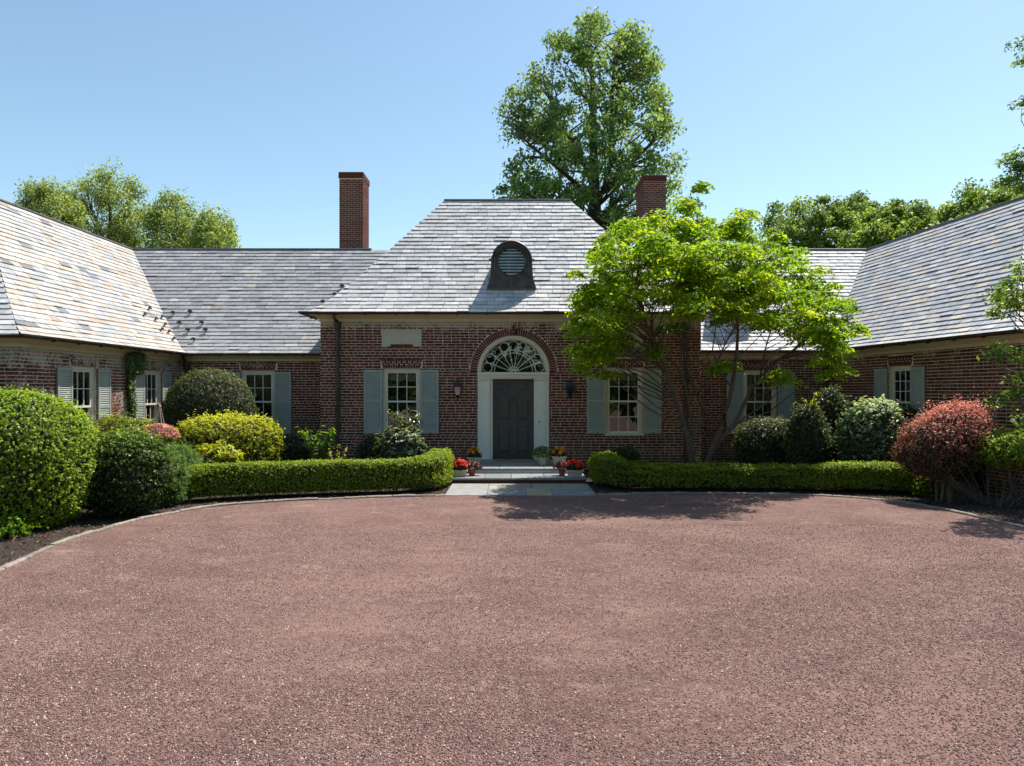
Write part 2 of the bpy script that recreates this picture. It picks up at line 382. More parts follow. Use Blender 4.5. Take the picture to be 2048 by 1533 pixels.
def hedge(name, label, path, hw, h, n, ll, lw, mat, zb=.03, humps=.02, seed=1, hprof=None):
    """sheared hedge swept along path (list of (x,y))"""
    root = empty(name, (path[0][0], path[0][1], 0), label, 'hedge')
    pts = [Vector(p) for p in path]; seg = [(pts[i+1]-pts[i]).length for i in range(len(pts)-1)]; L = sum(seg)
    cum = np.concatenate([[0], np.cumsum(seg)]); X = np.array([p.x for p in pts]); Y = np.array([p.y for p in pts])
    def frame(s):
        x = np.interp(s, cum, X); y = np.interp(s, cum, Y); ds = .12
        tx = np.interp(np.minimum(s+ds, L), cum, X)-np.interp(np.maximum(s-ds, 0), cum, X)
        ty = np.interp(np.minimum(s+ds, L), cum, Y)-np.interp(np.maximum(s-ds, 0), cum, Y)
        ln = np.sqrt(tx*tx+ty*ty)+1e-9; return x, y, tx/ln, ty/ln
    def surf(s, a, k):
        x, y, tx, ty = frame(s); e = 5.0
        ca, sa = np.cos(a), np.sin(a); q = (np.abs(ca)**e+np.abs(sa)**e)**(-1/e)
        o = ca*q*hw; z = sa*q*.5
        end = np.minimum(np.minimum(s, L-s)/.22, 1); er = np.sqrt(np.clip(1-(1-end)**2, .0, 1))
        sc_ = .70+.30*er
        hh = h if hprof is None else h*np.interp(s/L, *hprof)
        p3 = np.stack([x, y, z], 1); lp = lump(np.stack([x, y, z*2+o*3], 1), 2.4, humps, seed)+lump(p3+o[:, None], 9, humps*.5, seed+1)
        o2 = (o+np.sign(o)*lp)*k*sc_; zz = zb+(.5+z*k)*hh*(.88+.12*er)+np.where(sa > 0, lp, 0)
        zz = np.minimum(zz, zb+hh*(1.06-.10*(1-er)))
        return np.stack([x-ty*o2, y+tx*o2, zz], 1), np.stack([-ty*ca, tx*ca, sa], 1), end
    s = rng.uniform(0, L, n*2)
    # sample the perimeter of the section evenly
    per = rng.random(n*2); H2 = h; W2 = hw*2; tot = 2*H2+W2
    a = np.where(per*tot < W2, math.pi/2+np.arctan(((per*tot/W2)-.5)*2*hw/(h*.5)), np.where(per*tot < W2+H2, np.arctan((((per*tot-W2)/H2)-.5)*2*.5*h/(hw)), math.pi-np.arctan((((per*tot-W2-H2)/H2)-.5)*2*.5*h/hw)))
    k = 1-np.abs(rng.normal(size=n*2))*.09+(rng.random(n*2) < .03)*.05
    P, Nn, end = surf(s, a, k)
    # ends
    tk = 6; ne = int(n*.03)
    se = np.where(rng.random(ne) < .5, rng.uniform(0, .03, ne), L-rng.uniform(0, .03, ne)); ae = rng.uniform(0, 2*math.pi, ne)
    Pe, Ne, _ = surf(se, ae, np.sqrt(rng.random(ne))); _, _, tx, ty = frame(se); sg = np.where(se < L/2, -1, 1); Ne = np.stack([tx*sg, ty*sg, 0*tx+.2], 1)
    P = np.concatenate([P[:n//tk], Pe]); Nn = np.concatenate([Nn[:n//tk], Ne]); m0 = len(P)
    T = unit(unit(Nn)+rvec(m0)*.5+np.array([0, 0, .45])); TL = .04*rng.uniform(.4, 1.6, m0); th = .10*rng.normal(size=m0)
    rp = lambda a: np.repeat(a, tk, axis=0)
    f = rng.random(m0*tk); P = rp(P)+rp(T)*(rp(TL)*f)[:, None]+rvec(m0*tk)*(rp(TL)*.4*rng.random(m0*tk))[:, None]; Nn = rp(Nn); T = rp(T); th = rp(th)
    keep = (P[:, 2] > zb-.01) & (rng.random(len(P)) < np.clip((P[:, 2]-zb)/.16+.12*np.sin(P[:, 0]*7+P[:, 0]**2), .15, 1)); P = P[keep]; Nn = Nn[keep]; T = T[keep]; f = f[keep]; th = th[keep]; m = len(P)
    nrm = Nn*.8+rvec(m)*.95+np.array([0, 0, .35]); tan = rvec(m)*.8+T*.7
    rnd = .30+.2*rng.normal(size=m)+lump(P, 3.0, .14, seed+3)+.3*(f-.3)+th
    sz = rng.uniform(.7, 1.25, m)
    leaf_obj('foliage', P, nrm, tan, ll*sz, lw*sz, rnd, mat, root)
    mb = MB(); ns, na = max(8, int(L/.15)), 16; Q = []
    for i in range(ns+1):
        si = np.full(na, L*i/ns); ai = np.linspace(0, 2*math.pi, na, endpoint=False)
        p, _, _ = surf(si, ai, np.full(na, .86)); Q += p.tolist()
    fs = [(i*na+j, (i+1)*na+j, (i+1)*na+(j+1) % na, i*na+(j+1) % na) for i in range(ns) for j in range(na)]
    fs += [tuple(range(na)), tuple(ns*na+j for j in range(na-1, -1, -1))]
    mb.mesh(Q, fs); mb.build('twigs', M_core, root, smooth=True)  # added dark filling, keeps the hedge from being seen through
    return root

# ------------------------------------------------------------------ trees
def inpoly(x, y, poly):
    c = np.zeros(len(x), bool); n = len(poly); j = n-1
    for i in range(n):
        xi, yi = poly[i]; xj, yj = poly[j]
        if yi != yj: c ^= ((yi > y) != (yj > y)) & (x < (xj-xi)*(y-yi)/(yj-yi)+xi)
        j = i
    return c
def edged(x, y, poly):
    d = np.full(len(x), 1e9); n = len(poly)
    for i in range(n):
        a = np.array(poly[i], float); b = np.array(poly[(i+1) % n], float); ab = b-a
        t = np.clip(((x-a[0])*ab[0]+(y-a[1])*ab[1])/(ab@ab), 0, 1)
        d = np.minimum(d, np.hypot(x-a[0]-t*ab[0], y-a[1]-t*ab[1]))
    return d
def clumps_in(poly, d0, dep, n, pull=0.):
    xs = [p[0] for p in poly]; ys = [p[1] for p in poly]; out = []
    x = rng.uniform(min(xs), max(xs), n*12); y = rng.uniform(min(ys), max(ys), n*12)
    k = inpoly(x, y, poly); x = x[k]; y = y[k]; e = edged(x, y, poly); md = e.max()
    keep = e > pull; x = x[keep][:n]; y = y[keep][:n]; e = e[keep][:n]
    hd = dep*np.sqrt(np.clip(e/md, 0.02, 1)); sgn = rng.uniform(-1, 1, len(x)); sgn = np.sign(sgn)*np.abs(sgn)**.6
    d = d0+hd*sgn
    return np.stack([(x-1024)/F*d, d-CAM_D, CAM_H-(y-782)/F*d], 1)
def branches(mb, stems, C, r0, r1, rise=.5, col=(1, 1, 1), n=5, sag=0.):
    """join every clump centre to the nearest lower point of a stem"""
    S = []; RR = []
    for pts, rads in stems:
        for i in range(len(pts)-1):
            for t in np.linspace(0, 1, 8, endpoint=False):
                S.append(np.array(pts[i])*(1-t)+np.array(pts[i+1])*t); RR.append(rads[i]*(1-t)+rads[i+1]*t)
    S = np.array(S); RR = np.array(RR)
    for c in C:
        h = np.hypot(S[:, 0]-c[0], S[:, 1]-c[1]); target = c[2]-rise*h
        cost = h+1.3*np.abs(S[:, 2]-target)+np.where(S[:, 2] > c[2], 5, 0)
        k = int(np.argmin(cost)); a = S[k]; r = min(r0, RR[k]*.7)
        L = np.linalg.norm(c-a); j1 = rng.normal(size=3)*L*.05; j2 = rng.normal(size=3)*L*.05
        q1 = a*.67+c*.33+j1+np.array([0, 0, L*.03]); q2 = a*.33+c*.67+j2+np.array([0, 0, L*(.05+sag)])
        mb.tube([a, q1, q2, c], [r, r*.72, r*.5, r1], n, col, cap=False)
def clump_leaves(C, r, per, flat=.8, droop=0., shell=.5, seed=3):
    m = len(C); n = m*per
    d = rvec(n); rr = rng.random(n)**(shell)
    R0 = np.repeat(r if hasattr(r, '__len__') else np.full(m, r), per)
    off = d*rr[:, None]*R0[:, None]; hr = np.hypot(off[:, 0], off[:, 1])
    off[:, 2] *= flat; off[:, 2] -= droop*hr*hr/np.maximum(R0, .01)
    P = np.repeat(C, per, axis=0)+off
    tone = np.repeat(rng.normal(size=m)*.13, per)
    return P, d, off, tone

def outline_tree(name, label, cat, poly, d0, dep, nc, cr, per, ll, lw, mat, stems_px, bark=M_darkbark, flat=.85, droop=0., up=.5, group=None, pull=0., rise=.5, kind=None, shell=.5, br=.05, extra=None):
    stems = []
    for s in stems_px:     # [(px,py,dd,radius),...]
        stems.append(([tuple(at(q[0], q[1], d0+q[2])) for q in s], [q[3] for q in s]))
    b0 = stems[0][0][0]
    root = empty(name, (b0[0], b0[1], 0), label, cat, group)
    C = clumps_in(poly, d0, dep, nc, pull)
    if extra is not None: C = np.concatenate([C, extra])
    mb = MB()
    for pts, rads in stems: mb.tube(pts, rads, 9)
    branches(mb, stems, C, br, br*.15, rise)
    mb.build('trunk', bark, root, smooth=True)
    r = cr*rng.uniform(.6, 1.35, len(C))
    P, d, off, tone = clump_leaves(C, r, per, flat, droop, shell)
    n = len(P); nrm = rvec(n)*.9+unit(off+1e-6)*.5+np.array([0, 0, up]); tan = rvec(n)+np.array([0, 0, -.35 if droop else 0])
    rnd = .42+.22*rng.normal(size=n)+tone+lump(P, 1.1/cr*.7, .15, 5)
    sz = rng.uniform(.65, 1.3, n)
    leaf_obj('crown', P, nrm, tan, ll*sz, lw*sz, rnd, mat, root)
    return root

# ================================================================== THE GROUND
def ground_mat(name, stops, sc1, bmp, sc2=60, rough=.95, speck=None):
    m, nt, b = newmat(name); p = pos(nt)
    c = ramp(nt, noise(nt, p, sc1, 6, .65), stops)
    if speck: c = mix(nt, ramp(nt, noise(nt, p, sc2*1.5, 3, .7), [(.6, (0, 0, 0)), (.68, (.8, .8, .8))]), c, speck)
    nt.links.new(c, b.inputs['Base Color']); b.inputs['Roughness'].default_value = rough
    bump(nt, b, noise(nt, p, sc2, 5, .75), 1.0, bmp); return m
M_lawn = ground_mat('lawn_grass', [(.3, (.045, .08, .014)), (.7, (.10, .15, .03))], 6, .03, 40)
M_mulch = ground_mat('dark_mulch', [(.3, (.020, .013, .010)), (.7, (.060, .036, .025))], 12, .03, 45, speck=(.16, .085, .055))
mb = MB(); mb.face([(-900, -900, -.05), (900, -900, -.05), (900, 900, -.05), (-900, 900, -.05)])
mb.build('lawn', M_lawn, kind='structure')

# edge of the forecourt (x, distance), left side then right side
EL = [(-5.2, 3.0), (-5.45, 5.0), (-5.83, 7.77), (-6.05, 9.0), (-6.05, 9.78), (-5.95, 10.7), (-5.73, 11.35), (-5.25, 12.1), (-4.6, 12.5), (-3.94, 12.78), (-2.6, 13.12), (-1.28, 13.33)]
ER = [(1.66, 13.42), (3.0, 13.55), (4.26, 13.6), (5.6, 13.4), (6.5, 13.1), (7.1, 12.5), (7.45, 11.6), (7.62, 10.5), (7.62, 9.5), (7.5, 7.5), (7.3, 5.0), (7.2, 3.0)]
def smooth_path(P, n=8):
    out = []
    for i in range(len(P)-1):
        p0 = P[max(i-1, 0)]; p1 = P[i]; p2 = P[i+1]; p3 = P[min(i+2, len(P)-1)]
        for k in range(n):
            t = k/n
            out.append(tuple(.5*((2*p1[j])+(-p0[j]+p2[j])*t+(2*p0[j]-5*p1[j]+4*p2[j]-p3[j])*t*t+(-p0[j]+3*p1[j]-3*p2[j]+p3[j])*t**3) for j in range(2)))
    out.append(P[-1]); return out
ELs = smooth_path(EL); ERs = smooth_path(ER)

# planting beds: everything round the court up to the house
mb = MB(); mb.face([(-17, -15.5, -.02), (17, -15.5, -.02), (17, 2.5, -.02), (-17, 2.5, -.02)])
mb.build('planting_bed_soil', M_mulch, kind='structure')

def gravel_mat():
    m, nt, b = newmat('reddish_gravel'); p = pos(nt)
    v = N(nt, 'ShaderNodeTexVoronoi'); v.inputs['Scale'].default_value = 75; nt.links.new(p, v.inputs['Vector'])
    sp = nt.nodes.new('ShaderNodeSeparateColor'); nt.links.new(v.outputs['Color'], sp.inputs[0])
    c = ramp(nt, sp.outputs[0], [(.0, (.06, .030, .026)), (.25, (.145, .080, .068)), (.6, (.26, .152, .130)), (.9, (.36, .228, .195)), (.985, (.62, .50, .42))])
    v2 = N(nt, 'ShaderNodeTexVoronoi'); v2.inputs['Scale'].default_value = 190; nt.links.new(p, v2.inputs['Vector'])
    s2 = nt.nodes.new('ShaderNodeSeparateColor'); nt.links.new(v2.outputs['Color'], s2.inputs[0])
    c = mix(nt, .45, c, ramp(nt, s2.outputs[0], [(0, (.055, .028, .024)), (.5, (.205, .118, .100)), (.95, (.40, .262, .225))]))
    # dusty worn tracks and darker loose drifts
    pw = pos(nt, (.55, 1, 1)); big = noise(nt, pw, .55, 5, .6)
    c = mix(nt, ramp(nt, big, [(.46, (0, 0, 0)), (.64, (.6, .6, .6))]), c, (.32, .20, .168))
    c = mix(nt, ramp(nt, noise(nt, pos(nt, (.6, 1.1, 1)), 1.3, 6, .7), [(.48, (0, 0, 0)), (.68, (.42, .42, .42))]), c, (.11, .062, .053))
    c = mix(nt, 1.0, c, (.93, .895, .885), 'MULTIPLY')
    c = mix(nt, ramp(nt, noise(nt, p, 9, 4, .7), [(.50, (0, 0, 0)), (.66, (.45, .45, .45))]), c, (.085, .045, .038))
    c = mix(nt, ramp(nt, noise(nt, pos(nt, (.7, 1.2, 1)), 2.1, 3, .6), [(.60, (0, 0, 0)), (.72, (.45, .45, .45))]), c, (.40, .27, .21))
    g_ = nt.nodes.new('ShaderNodeNewGeometry'); sb = N(nt, 'ShaderNodeVectorMath', operation='SUBTRACT'); sb.inputs[1].default_value = (1.2, -5.2, 0); nt.links.new(g_.outputs[0], sb.inputs[0])
    ln_ = N(nt, 'ShaderNodeVectorMath', operation='LENGTH'); nt.links.new(sb.outputs[0], ln_.inputs[0])
    xy = nt.nodes.new('ShaderNodeSeparateXYZ'); nt.links.new(sb.outputs[0], xy.inputs[0])
    an = N(nt, 'ShaderNodeMath', operation='ARCTAN2'); nt.links.new(xy.outputs[1], an.inputs[0]); nt.links.new(xy.outputs[0], an.inputs[1])
    cb = nt.nodes.new('ShaderNodeCombineXYZ'); m3 = N(nt, 'ShaderNodeMath', operation='MULTIPLY'); m3.inputs[1].default_value = 1.5; nt.links.new(ln_.outputs['Value'], m3.inputs[0]); nt.links.new(m3.outputs[0], cb.inputs[0]); m4 = N(nt, 'ShaderNodeMath', operation='MULTIPLY'); m4.inputs[1].default_value = 3.5; nt.links.new(an.outputs[0], m4.inputs[0]); nt.links.new(m4.outputs[0], cb.inputs[1])
    arcs = noise(nt, cb.outputs[0], 1.1, 5, .65)
    c = mix(nt, ramp(nt, arcs, [(.52, (0, 0, 0)), (.64, (.13, .13, .13))]), c, (.37, .25, .205))
    c = mix(nt, ramp(nt, arcs, [(.34, (.15, .15, .15)), (.46, (0, 0, 0))]), c, (.11, .060, .050))
    nt.links.new(c, b.inputs['Base Color']); b.inputs['Roughness'].default_value = .92; b.inputs['Specular IOR Level'].default_value = .2
    h = N(nt, 'ShaderNodeMath', operation='ADD'); nt.links.new(v.outputs['Distance'], h.inputs[0]); nt.links.new(noise(nt, p, 120, 3, .7), h.inputs[1])
    bp = N(nt, 'ShaderNodeBump'); bp.invert = True; bp.inputs['Strength'].default_value = 1; bp.inputs['Distance'].default_value = .014
    nt.links.new(h.outputs[0], bp.inputs['Height']); nt.links.new(bp.outputs[0], b.inputs['Normal'])
    return m
M_gravel = gravel_mat()
poly = [(-14, -45)]+[(-5.2, -CAM_D+2.0)]+[(x, d-CAM_D) for x, d in ELs]+[(1.66, 13.33-CAM_D)]+[(x, d-CAM_D) for x, d in ERs]+[(7.2, -CAM_D+2.0), (14, -45)]
mb = MB(); mb.face([(x, y, 0) for x, y in poly]); mb.build('gravel_forecourt', M_gravel, kind='structure')

# loose stones lying on the court
def pebbles():
    n = 150000
    d = 3.3+(rng.random(n)**1.6)*7.2; x = rng.uniform(-1, 1, n)*(.79*d); k = (x > -5.3) & (x < 7.1); d = d[k]; x = x[k]
    # thin them out into drifts
    keep = (lump(np.stack([x*.6, d, d*0], 1), 1.6, 1.0, 4)+rng.normal(size=len(x))*.5) > -.35
    d = d[keep]; x = x[keep]; n = len(x)
    me = bpy.data.meshes.new('loose_gravel'); me.vertices.add(n)
    me.vertices.foreach_set('co', np.stack([x, d-CAM_D, np.full(n, .002)], 1).astype(np.float32).ravel())
    a = me.attributes.new('ctone', 'FLOAT', 'POINT'); a.data.foreach_set('value', rng.random(n).astype(np.float32)); me.update()
    o = bpy.data.objects.new('loose_gravel', me); COL.objects.link(o); tag(o, kind='stuff')
    pm, pnt, pb = newmat('loose_stone')
    at_ = pnt.nodes.new('ShaderNodeAttribute'); at_.attribute_type = 'INSTANCER'; at_.attribute_name = 'ctone'
    c = ramp(pnt, at_.outputs['Fac'], [(0, (.10, .052, .045)), (.35, (.19, .108, .092)), (.75, (.29, .175, .148)), (.94, (.39, .255, .215)), (.985, (.70, .58, .48))])
    pnt.links.new(c, pb.inputs['Base Color']); pb.inputs['Roughness'].default_value = .85
    st = bpy.data.meshes.new('stone')
    import bmesh
    bm = bmesh.new(); bmesh.ops.create_icosphere(bm, subdivisions=1, radius=.0062)
    for v in bm.verts: v.co *= random.uniform(.75, 1.25); v.co.z *= .65
    bm.to_mesh(st); bm.free(); st.materials.append(pm)
    ng = bpy.data.node_groups.new('scatter_stones', 'GeometryNodeTree')
    ng.interface.new_socket('Geometry', in_out='INPUT', socket_type='NodeSocketGeometry'); ng.interface.new_socket('Geometry', in_out='OUTPUT', socket_type='NodeSocketGeometry')
    gi = ng.nodes.new('NodeGroupInput'); go = ng.nodes.new('NodeGroupOutput')
    ip = ng.nodes.new('GeometryNodeInstanceOnPoints'); ng.links.new(gi.outputs[0], ip.inputs['Points'])
    # the stone itself: a deformed low ico sphere
    ic = ng.nodes.new('GeometryNodeMeshIcoSphere'); ic.inputs['Radius'].default_value = .0066; ic.inputs['Subdivisions'].default_value = 1
    sm = ng.nodes.new('GeometryNodeSetMaterial'); sm.inputs['Material'].default_value = pm
    ng.links.new(ic.outputs[0], sm.inputs[0]); ng.links.new(sm.outputs[0], ip.inputs['Instance'])
    rv = ng.nodes.new('FunctionNodeRandomValue'); rv.data_type = 'FLOAT_VECTOR'; rv.inputs[0].default_value = (0, 0, 0); rv.inputs[1].default_value = (6.28, 6.28, 6.28)
    ng.links.new(rv.outputs[0], ip.inputs['Rotation'])
    rs = ng.nodes.new('FunctionNodeRandomValue'); rs.data_type = 'FLOAT_VECTOR'; rs.inputs[0].default_value = (.45, .45, .3); rs.inputs[1].default_value = (1.35, 1.15, .9); rs.inputs['Seed'].default_value = 4
    ng.links.new(rs.outputs[0], ip.inputs['Scale'])
    ng.links.new(ip.outputs[0], go.inputs[0])
    mo = o.modifiers.new('scatter', 'NODES'); mo.node_group = ng
    bpy.data.meshes.remove(st)
pebbles()

# stone edging round the court
def edging(path, label, w=.085, h=.030):
    root = empty('stone_edging', (path[0][0], path[0][1]-CAM_D, 0), label, 'edging')
    P = [Vector((x, d-CAM_D)) for x, d in path]; i = 0; acc = 0
    cum = [0]
    for a, b in zip(P, P[1:]): cum.append(cum[-1]+(b-a).length)
    s = 0; X = [p.x for p in P]; Y = [p.y for p in P]
    while s < cum[-1]-.05:
        L = min(random.uniform(.32, .62), cum[-1]-s); k = 4; top = random.uniform(-.008, .010)+h; c = random.uniform(.75, 1.25); col = (c, c*random.uniform(.95, 1.02), c*random.uniform(.88, 1))
        mb = MB(); ring = []
        for j in range(k+1):
            q = s+.006+(L-.012)*j/k; x = float(np.interp(q, cum, X)); y = float(np.interp(q, cum, Y))
            t = Vector((float(np.interp(q+.05, cum, X)-np.interp(q-.05, cum, X)), float(np.interp(q+.05, cum, Y)-np.interp(q-.05, cum, Y))))
            if t.length < 1e-6: t = Vector((1, 0))
            t.normalize(); nn = Vector((-t.y, t.x)); jj = random.uniform(-.006, .006)
            ring.append([(x-nn.x*w/2, y-nn.y*w/2, -.03), (x-nn.x*(w/2), y-nn.y*(w/2), top-.012), (x-nn.x*(w/2-.014), y-nn.y*(w/2-.014), top+jj), (x+nn.x*(w/2-.014), y+nn.y*(w/2-.014), top+jj), (x+nn.x*w/2, y+nn.y*w/2, top-.012), (x+nn.x*w/2, y+nn.y*w/2, -.03)])
        V = [p for r in ring for p in r]; fs = [(a*6+b, (a+1)*6+b, (a+1)*6+b+1, a*6+b+1) for a in range(k) for b in range(5)]
        fs += [(5, 4, 3, 2, 1, 0), tuple(k*6+b for b in range(6))]
        mb.mesh(V, fs, col); mb.build('edging_stone', M_kerb, root)
        s += L
edging(ELs, 'grey stone edging curving along the left side of the gravel court')
edging(ERs, 'grey stone edging curving round the right side of the gravel court under the tree shade', .08, .032)

# ================================================================== THE HOUSE
house = empty('brick_house', (0, .5, 0), 'long red brick house with slate roofs, hipped centre block and two side wings', 'house')
CNT = {'slat': 0}
cam2 = lambda p: (1024+F*p[0]/(p[1]+CAM_D), 782-F*(p[2]-CAM_H)/(p[1]+CAM_D), p[1]+CAM_D)

# ---- roofs
def profile(run, rise, s0=.62, L=.45):
    Lp = L*(1-math.exp(-run/L)); S = (rise-s0*Lp)/(run-Lp)
    return lambda u: S*u-(S-s0)*L*(1-math.exp(-max(u, 0)/L))
PAL_GREY = [((.315, .32, .335), 5), ((.345, .35, .365), 5), ((.28, .285, .30), 3), ((.38, .385, .39), 2.5), ((.35, .33, .34), .5), ((.43, .42, .40), .35)]
PAL_GREY2 = [((.20, .207, .225), 5), ((.225, .232, .25), 5), ((.18, .187, .205), 3), ((.25, .255, .265), 2), ((.23, .215, .22), .5), ((.31, .30, .285), .2)]
PAL_WARM = [(tuple(.84*q for q in c), w_) for c, w_ in [((.335, .33, .325), 5), ((.36, .33, .30), 4), ((.345, .30, .26), 2.4), ((.27, .285, .31), 3.4), ((.14, .15, .165), .7), ((.31, .245, .20), .5), ((.40, .385, .36), 3)]]
PAL_MIX = [((.27, .285, .32), 5), ((.325, .32, .32), 4), ((.36, .325, .295), 1.6), ((.245, .26, .295), 2.2), ((.355, .355, .355), 2), ((.35, .29, .24), .5)]
def pick(pal):
    r = random.random()*sum(w for _, w in pal)
    for c, w in pal:
        r -= w
        if r <= 0: break
    k = random.uniform(.9, 1.1); return tuple(x*k for x in c)
roof_root = MB()
slates = []      # (points8, colour, plane)
decks = MB()
PLANES = {}
def roof_plane(key, O, t, n, z0, run, rise, smin, smax, pal, expo=.165, wmin=.26, wmax=.44, prof=None, slated=True):
    fr = Loc(O, t, n); h = prof or profile(run, rise); PLANES[key] = (fr, h, z0, run, smin, smax)
    # deck
    K = 24
    for i in range(K):
        u0, u1 = run*i/K, run*(i+1)/K
        a0, b0, a1, b1 = smin(u0), smax(u0), smin(u1), smax(u1)
        decks.face([fr(a0, u0, z0+h(u0)-.022), fr(b0, u0, z0+h(u0)-.022), fr(b1, u1, z0+h(u1)-.022), fr(a1, u1, z0+h(u1)-.022)])
    if not slated: return
    us = [0.0]; du = .004; u = 0; acc = 0
    while u < run:
        dz = h(u+du)-h(u); acc += math.hypot(du, dz); u += du
        if acc >= expo: us.append(u); acc = 0
    if run-us[-1] > .03: us.append(run)
    for i in range(len(us)-1):
        u0, u1 = us[i], us[i+1]
        uo = u0-.012 if i else -.035
        lo, hi = min(smin(u0), smin(u1)), max(smax(u0), smax(u1))
        s = lo-random.uniform(0, wmax)
        zl = h(u0)+.019*random.uniform(.9, 1.1); zh = h(u1)+.003
        if i == 0: zl -= .01
        while s < hi:
            wd = random.uniform(wmin, wmax); a, b = s+.004, s+wd-.004; s += wd
            A0, B0 = max(a, smin(u0)), min(b, smax(u0)); A1, B1 = max(a, smin(u1)), min(b, smax(u1))
            if B0-A0 < .01 and B1-A1 < .01: continue
            if B0 < A0: A0 = B0 = (A0+B0)/2 if abs(A0-B0) < .4 else (A1 if abs(A1-A0) < abs(B1-B0) else B1)
            if B1 < A1: m_ = (B0 if smin(u1) > smin(u0) else A0); A1 = B1 = min(max(m_, smin(u1)), smax(u1))
            j = random.uniform(-.004, .004); k1 = random.uniform(-.008, .006); k2 = random.uniform(-.008, .006); th = .016
            if random.random() < .03: j += .012
            p = [fr(A0, uo+k1, z0+zl+j-th), fr(B0, uo+k2, z0+zl+j-th), fr(B1, u1, z0+zh-th), fr(A1, u1, z0+zh-th),
                 fr(A0, uo+k1, z0+zl+j), fr(B0, uo+k2, z0+zl+j), fr(B1, u1, z0+zh), fr(A1, u1, z0+zh)]
            slates.append((p, pick(pal), key))
# centre block
roof_plane('centre', (0, 17.55), (1, 0), (0, 1), 4.08, 3.2, 3.75, lambda u: -5.24+u, lambda u: 5.12-1.05*u, PAL_GREY)
hp = profile(3.2, 3.75)
roof_plane('centre_left', (-5.24, 0), (0, 1), (1, 0), 4.08, 3.2, 3.75, lambda u: 17.55+u, lambda u: 23.95-u, PAL_GREY)
roof_plane('centre_right', (5.12, 0), (0, 1), (-1, 0), 4.08, 3.36, 3.75, lambda u: 17.55+u*.952, lambda u: 23.95-u*.952, PAL_GREY)
roof_plane('centre_back', (0, 23.95), (1, 0), (0, -1), 4.08, 3.2, 3.75, lambda u: -5.24+u, lambda u: 5.12-1.05*u, PAL_GREY, slated=False)
# left range and wing
hh = profile(3.35, 3.58)
def inv(h, z, run):
    a, b = 0, run
    for _ in range(30):
        m = (a+b)/2
        if h(m) < z: a = m
        else: b = m
    return a
def left_max(u):
    z = 3.09+hh(u)
    return -5.06 if z < 4.06 else -5.24+min(inv(hp, z-4.08, 3.2), 3.2)+.12
roof_plane('range_left', (0, 19.0), (1, 0), (0, 1), 3.09, 3.35, 3.58, lambda u: -9.08-u, left_max, PAL_GREY2)
roof_plane('wing_left', (-9.08, 0), (0, 1), (-1, 0), 3.09, 3.35, 3.58, lambda u: 12.6+u, lambda u: 19.0+u, PAL_WARM)
roof_plane('wing_left_end', (0, 12.6), (1, 0), (0, 1), 3.09, 3.35, 3.58, lambda u: -15.78+u, lambda u: -9.08-u, PAL_GREY)
roof_plane('wing_left_far', (-15.78, 0), (0, 1), (1, 0), 3.09, 3.35, 3.58, lambda u: 12.6+u, lambda u: 25.7-u, PAL_GREY, slated=False)
roof_plane('range_left_back', (0, 25.7), (1, 0), (0, -1), 3.09, 3.35, 3.58, lambda u: -15.78+u, lambda u: -3.5, PAL_GREY, slated=False)
# right range and wing
hr = profile(3.4, 3.5)
def right_min(u):
    z = 3.17+hr(u)
    return 4.99 if z < 4.06 else 5.12-min(inv(hp, z-4.08, 3.2), 3.2)-.12
roof_plane('range_right', (0, 19.0), (1, 0), (0, 1), 3.17, 3.4, 3.5, right_min, lambda u: 8.72+.859*u, PAL_GREY)
TR = Vector((.0995, -.995)); NR = Vector((.995, .0995))
roof_plane('wing_right', (8.72, 19.0), TR, NR, 3.17, 3.245, 3.5, lambda u: -.954*u, lambda u: 6.33-u, PAL_MIX)
cr_ = Vector((8.72, 19.0))+TR*6.33
roof_plane('wing_right_end', cr_, NR, -TR, 3.17, 3.245, 3.5, lambda u: u, lambda u: 6.5-u, PAL_GREY)
far = Vector((8.72, 19.0))+NR*6.49
roof_plane('wing_right_far', far, TR, -NR, 3.17, 3.245, 3.5, lambda u: -8, lambda u: 6.33-u, PAL_GREY, slated=False)
roof_plane('range_right_back', (0, 25.8), (1, 0), (0, -1), 3.17, 3.4, 3.5, lambda u: 3.5, lambda u: 14.0, PAL_GREY, slated=False)
roof = decks.build('roof', M_deck, house)
cand = []
for i, (p, c, key) in enumerate(slates):
    q = sum(p, Vector())/8; x, y, d = cam2(q)
    cand.append((d if (0 < x < 2040 and 0 < y < 1533 and key != 'wing_left_end') else 999, i))
cand.sort(); single = {i for d, i in cand[:300] if d < 999}
rest = MB()
for i, (p, c, key) in enumerate(slates):
    if i in single:
        m = MB(); m.hexa(p, c); m.build('slate', M_slate, roof)
    else: rest.hexa(p, c)
rest.build('slates', M_slate, roof, kind='stuff')

# metal ridge caps
def cap(a, b, name='ridge_cap', r=.05):
    m = MB(); a = Vector(a); b = Vector(b); m.tube([a, b], r, 8); m.build(name, M_lead, roof)
cap((-2.06, 2.75, 7.83), (1.78, 2.75, 7.83)); cap((-12.5, 4.35, 6.67), (-4.6, 4.35, 6.67))
cap((-12.43, -2.05, 6.67), (-12.43, 4.35, 6.67)); cap((4.6, 4.4, 6.67), (11.66, 4.4, 6.67))
a = Vector((8.72, 19))+NR*3.245; e0 = a+TR*-3.09; e1 = a+TR*(6.33-3.245)
cap((e0.x, e0.y-18, 6.67), (e1.x, e1.y-18, 6.67))

